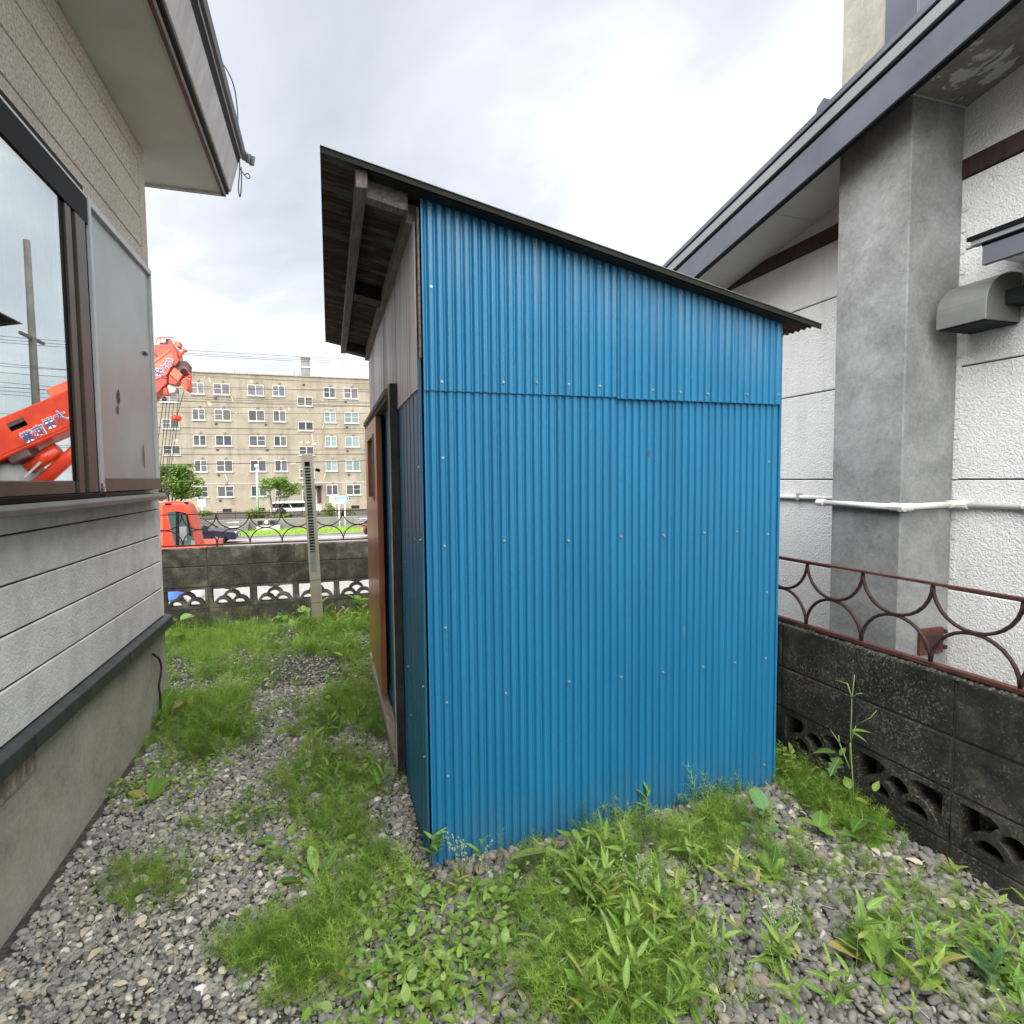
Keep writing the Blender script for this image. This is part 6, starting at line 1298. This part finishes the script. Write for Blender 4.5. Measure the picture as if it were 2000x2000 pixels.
# tall thin weed by the blackened wall
bx = 2.03; wp = lambda u, v: Xp(u, v, bx)
b = wp(1668, 1572); st = [wp(u, v)-b for u, v in ((1668, 1572), (1664, 1500), (1661, 1450), (1663, 1390), (1664, 1362), (1669, 1318))]
br = [[wp(1664, 1362)-b, wp(1675, 1355)-b, wp(1683, 1354)-b], [wp(1661, 1450)-b, wp(1660, 1500)-b], [wp(1660, 1502)-b, wp(1640, 1452)-b, wp(1622, 1425)-b], [wp(1640, 1452)-b, wp(1638, 1436)-b], [wp(1672, 1416)-b, wp(1700, 1402)-b, wp(1712, 1388)-b], [wp(1661, 1450)-b, wp(1672, 1416)-b], [wp(1664, 1362)-b, wp(1655, 1335)-b, wp(1632, 1328)-b]]
sd_ = []
plant('tall_weed', 'tall thin stemmed weed standing before the blackened wall', b, [st]+br,
      [(wp(1664, 1428)-b, 330, 5, 0.075, 'ovate', 'leaf', 0, 0.6), (wp(1664, 1430)-b, 300, -20, 0.06, 'lance', 'leaf', 0, 1.4), (wp(1640, 1480)-b, 200, -25, 0.10, 'lobed', 'leaf_dark', 0, 0.9), (wp(1632, 1470)-b, 150, 0, 0.09, 'ovate', 'leaf_dark', 0, 0.9),
       (wp(1642, 1475)-b, 20, 30, 0.05, 'ovate', 'leaf', 0, 0.8), (wp(1660, 1545)-b, 160, 10, 0.07, 'ovate', 'leaf', 0.3, 1.1), (wp(1662, 1540)-b, 60, 30, 0.06, 'ovate', 'leaf', -0.3, 1.1), (wp(1672, 1560)-b, 320, -10, 0.05, 'ovate', 'leaf_lime', 0, 1.1), (wp(1708, 1545)-b, 20, 40, 0.05, 'ovate', 'leaf_lime', 0, 0.9), (wp(1690, 1556)-b, 0, -30, 0.05, 'ovate', 'leaf_lime', 0, 0.9)], sr=0.0030)
b = Xp(1548, 1520, 2.0); plant('leafy_stem', 'small upright yellow green stem with paired leaves right of the shed', b, [[(0, 0, 0), (-0.005, 0, 0.06), (-0.01, 0, 0.13)]],
    [((-0.001*k, 0, 0.012*k+0.01), (0 if k % 2 else 180)+random.gauss(0, 25), 15, 0.045, 'ovate', 'leaf_lime', 0, 0.9) for k in range(10)]+[((-0.01, 0, 0.13), 90, 70, 0.04, 'ovate', 'leaf_lime')])
fx_ = lambda u, v, y: Yp(u, v, y)
b = G(1486, 1652, 0.03); y0 = b.y; q = lambda u, v: fx_(u, v, y0)-b
plant('round_leaf_plant', 'plant with three round bluish leaves at the right front shed corner', b, [[(0, 0, 0), q(1490, 1600), q(1492, 1575)], [(0, 0, 0), q(1476, 1628), q(1468, 1618)], [(0, 0, 0), q(1495, 1635)]],
    [(q(1491, 1582), 90, 42, 0.085, 'round', 'leaf_blue', 0.1, 0.95), (q(1478, 1622), 165, 30, 0.062, 'round', 'leaf_blue', 0.2, 0.9), (q(1490, 1622), 330, 10, 0.065, 'round', 'leaf_blue', -0.2, 0.9), (q(1486, 1590), 30, 30, 0.035, 'ovate', 'leaf_blue')])
b = G(1505, 1712, 0.03); plant('broadleaf_weed', 'broad lime leaved weed in the gravel in front of the shed corner', b, [], [((0, 0, 0.02), 120, 40, 0.125, 'toothed', 'leaf_lime', 0.3, 1.3), ((0, 0, 0.02), 60, 35, 0.11, 'toothed', 'leaf', -0.2, 1.2), ((0.01, 0, 0.02), 15, 30, 0.10, 'toothed', 'leaf', 0.1, 1.1), ((-0.01, 0, 0.01), 220, 25, 0.10, 'ovate', 'leaf_lime', 0.1), ((0, 0, 0.01), 280, 20, 0.09, 'ovate', 'leaf_lime', 0, 1), ((0, 0, 0.04), 80, 70, 0.11, 'dock', 'leaf_dark', 0.6, 1.0)], k=0.75)
b = G(1600, 1640, 0.03); plant('broadleaf_weed', 'three leaved weed at the foot of the blackened wall', b, [[(0, 0, 0), (0, 0, 0.05)]], [((0, 0, 0.05), 150, 20, 0.10, 'ovate', 'leaf', 0.2, 1.1), ((0, 0, 0.05), 40, 25, 0.09, 'ovate', 'leaf', 0, 1.1), ((0, 0, 0.05), 280, 5, 0.07, 'ovate', 'leaf', 0, 1.1)])
b = G(1690, 1655, 0.03); plant('broadleaf_weed', 'weed with two large heart shaped leaves against the openwork blocks', b, [[(0, 0, 0), (0.0, 0.02, 0.14)], [(0, 0, 0), (0.05, 0.0, 0.04)]], [((0, 0.02, 0.14), 190, -15, 0.10, 'ovate', 'leaf_dark', 0.2, 1.3), ((0, 0.02, 0.14), 330, -10, 0.14, 'toothed', 'leaf_dark', -0.1, 1.2), ((0.05, 0, 0.05), 330, 0, 0.12, 'toothed', 'leaf', 0, 1.2), ((0.03, 0, 0.03), 250, -5, 0.12, 'toothed', 'leaf', 0, 1.3), ((-0.02, 0, 0.05), 140, 10, 0.12, 'toothed', 'leaf', 0, 1.1)], k=0.75)
b = G(1722, 1896, 0.03); plant('dandelion_rosette', 'dandelion like rosette with one tall upright leaf in the right gravel', b, [], [((0, 0, 0), 75, 62, 0.21, 'dock', 'leaf', 0.1, 1.5), ((0, 0, 0), 140, 42, 0.20, 'dock', 'leaf_dark', 0.2, 1.2), ((-0.02, 0.02, 0), 155, 30, 0.22, 'dock', 'leaf_yellow', 0.2, 1.2), ((0, 0, 0), 15, 22, 0.18, 'dock', 'leaf_dark', -0.2, 1.4), ((0, 0, 0), 215, 20, 0.14, 'dock', 'leaf', 0, 1.2), ((0, 0, 0), 300, 12, 0.16, 'dock', 'leaf', 0, 1.1), ((0, 0, 0), 110, 50, 0.13, 'dock', 'stem_red', 0, 0.7)], k=0.62)
b = G(1060, 1700, 0.02); plant('broadleaf_weed', 'single large oval toothed leaf touching the foot of the shed', b, [[(0, 0, 0), (-0.005, 0.01, 0.05)]], [((0.02, 0.01, 0.06), 178, 6, 0.14, 'toothed', 'leaf_lime', 0.35, 1.25), ((0, 0, 0.03), 40, 35, 0.07, 'ovate', 'leaf')])
for u, v, lb, mt in ((1145, 1985, 'pale lobed leaved plant at the bottom edge below the thicket', 'leaf'), (1935, 1945, 'pale lobed leaved plant in the bottom right corner', 'leaf_blue')):
    b = G(u, v, 0.02); plant('lobed_weed', lb, b, [[(0, 0, 0), (0, 0, 0.06)]], [((0, 0, 0.02+0.015*k), 65*k, 25+9*k, 0.10-0.007*k, 'lobed', mt, 0.1, 1.0) for k in range(6)])
b = G(618, 1722); plant('dock_plant', 'dock rosette with long narrow leaves on the gravel path', b, [], [((0, 0, 0), 105, 55, 0.20, 'dock', 'leaf', 0, 0.8), ((0, 0, 0), 70, 60, 0.19, 'dock', 'leaf_dark', 0.6, 0.7), ((-0.03, 0, 0), 172, 15, 0.19, 'dock', 'leaf_dark', 0.2, 1.0), ((0, 0, 0), 140, 30, 0.12, 'dock', 'leaf', 0, 0.9), ((0, 0, 0), 250, 20, 0.09, 'dock', 'leaf')], k=0.62)
b = G(560, 1645); plant('dock_plant', 'small flat dock leaf lying on the path gravel', b, [], [((0, 0, 0), 170, 12, 0.13, 'dock', 'leaf', 0, 1.1), ((0, 0, 0), 60, 40, 0.08, 'dock', 'leaf'), ((0, 0, 0), 320, 25, 0.06, 'dock', 'leaf')])
b = G(1362, 1640, 0.03); r_ = random.Random(9)
def tuft(m):
    V, F_ = [], []
    for k in range(46):
        a = r_.random()*6.28; ribbon(V, F_, b+Vector((r_.gauss(0, 0.006), r_.gauss(0, 0.006), 0)), Vector((math.cos(a), math.sin(a), r_.uniform(0.7, 2.2))), Vector((0.2, 0.1, 1)), r_.uniform(0.09, 0.15), 0.0026, 6, r_.uniform(0.35, 0.85))
    m.add(V, F_)
tag(part('sedge_tuft', 'leaf_lime', None, tuft), 'yellow green tuft of thin arching blades in front of the shed', 'grass tuft')
b = G(1372, 1580, 0.03); b.y = min(b.y, SY-0.04)
hs = horsetail_clump(321, 'horsetail', 0.20); o = bpy.data.objects.new('tall_horsetail', hs); col.objects.link(o); o.location = b; tag(o, 'tall horsetail standing against the right of the shed front', 'horsetail')
for (u, v, lb, sd) in ((905, 1735, 'weed with pale seed heads at the left front shed corner', 11), (1540, 1880, 'weed with pale seed heads in the right gravel', 12), (1230, 1790, 'weed with pale seed heads in the thicket', 13)):
    r_ = random.Random(sd); b = G(u, v, 0.0); sts, sds = [], MB()
    for k in range(6):
        tip = Vector((r_.gauss(0, 0.05), r_.gauss(0, 0.03), r_.uniform(0.13, 0.23))); sts.append([(0, 0, 0), tip*0.5+Vector((r_.gauss(0, .01), 0, 0)), tip])
        for j in range(16):
            p = b+tip*r_.uniform(0.6, 1.0)+Vector((r_.gauss(0, 0.007), r_.gauss(0, 0.007), r_.gauss(0, 0.004))); s = r_.uniform(0.0012, 0.0026); sds.obox(p, (s, 0, 0), (0, s, 0), (0, 0, s))
    t = plant('seeding_weed', lb, b, sts, [((r_.gauss(0, 0.02), r_.gauss(0, 0.02), r_.uniform(0.01, 0.07)), r_.uniform(0, 360), 20, 0.045, 'lance', 'leaf_yellow' if r_.random() < 0.4 else 'leaf', 0, 1.3) for _ in range(12)], sr=0.0011)
    sds.build('seed_head', 'seed', t)
for u, v, lb, mt, el in ((800, 1530, 'small leafy weed at the foot of the black door post', 'leaf', 40), (765, 1405, 'weed with slender leaves leaning on the shed sill', 'leaf', 50), (1262, 1600, 'slender weed shoot standing against the blue shed front', 'leaf', 60), (935, 1700, 'slender weed shoot before the left end of the shed front', 'leaf', 50), (1862, 1720, 'pale yellow green shoot hanging from the blackened wall foot', 'leaf_lime', 10), (1925, 1770, 'tiny pale leaf pair on the gravel by the blackened wall', 'leaf_lime', 30)):
    b = G(u, v, 0.02); 
    if XL-0.05 < b.x and b.y > SY-0.03: b.y = SY-0.04
    r_ = random.Random(u); h = 0.12 if u < 1800 else 0.05
    plant('weed_shoot', lb, b, [[(0, 0, 0), (0.005, 0, h*0.5), (0.01, 0, h)]], [((0.01*k/5, 0, h*(0.3+0.14*k)), r_.uniform(0, 360), el*0.4+r_.uniform(0, 30), r_.uniform(0.05, 0.075)*(1 if u < 1900 else 0.5), 'lance', mt, 0, 1.3) for k in range(6)])
# ---- loose stones and dry stalks one can pick out
for (u, v, s, lb, mt) in ((230, 1552, 0.040, 'largest pale stone lying against the left house foundation', 'stone_warm'), (320, 1570, 0.022, 'flat tan stone beside the broad leaved weed rosette', 'stone_warm'), (592, 1745, 0.020, 'round white pebble on the gravel path near the horsetail', 'paint_white'), (390, 1935, 0.020, 'white pebble at the bottom of the gravel path', 'paint_white'), (1600, 1690, 0.026, 'pale tan stone in the gravel before the blackened wall', 'sill_wood'), (1706, 1792, 0.030, 'large grey angular stone left of the dandelion like rosette', 'stone'), (1338, 1578, 0.022, 'chip of white stone at the foot of the shed front', 'paint_white'), (1485, 1920, 0.026, 'pale upright stone in the bottom right gravel', 'sill_wood')):
    p = G(u, v, 0.01); o = bpy.data.objects.new('stone', stone_mesh(u, mt, 0.28)); col.objects.link(o); o.location = (p.x, min(p.y, SY-0.04) if XL < p.x < XR else p.y, gz(p.x, p.y)+s*0.55); o.scale = (s, s, s*1.1); o.rotation_euler = (0.3, 0.2, u); tag(o, lb, 'stone')
for (u0, v0, u1, v1, lb) in ((1075, 1895, 1118, 1862, 'dry straw stalk lying on the gravel in front of the thicket'), (1655, 1702, 1760, 1712, 'thin dry stalk lying in the right gravel')):
    a, b = G(u0, v0, 0.045), G(u1, v1, 0.05); m = MB(); m.tube([a, (a+b)/2+Vector((0, 0, 0.004)), b], 0.0016, 5); tag(m.build('dry_stalk', 'straw'), lb, 'stalk')
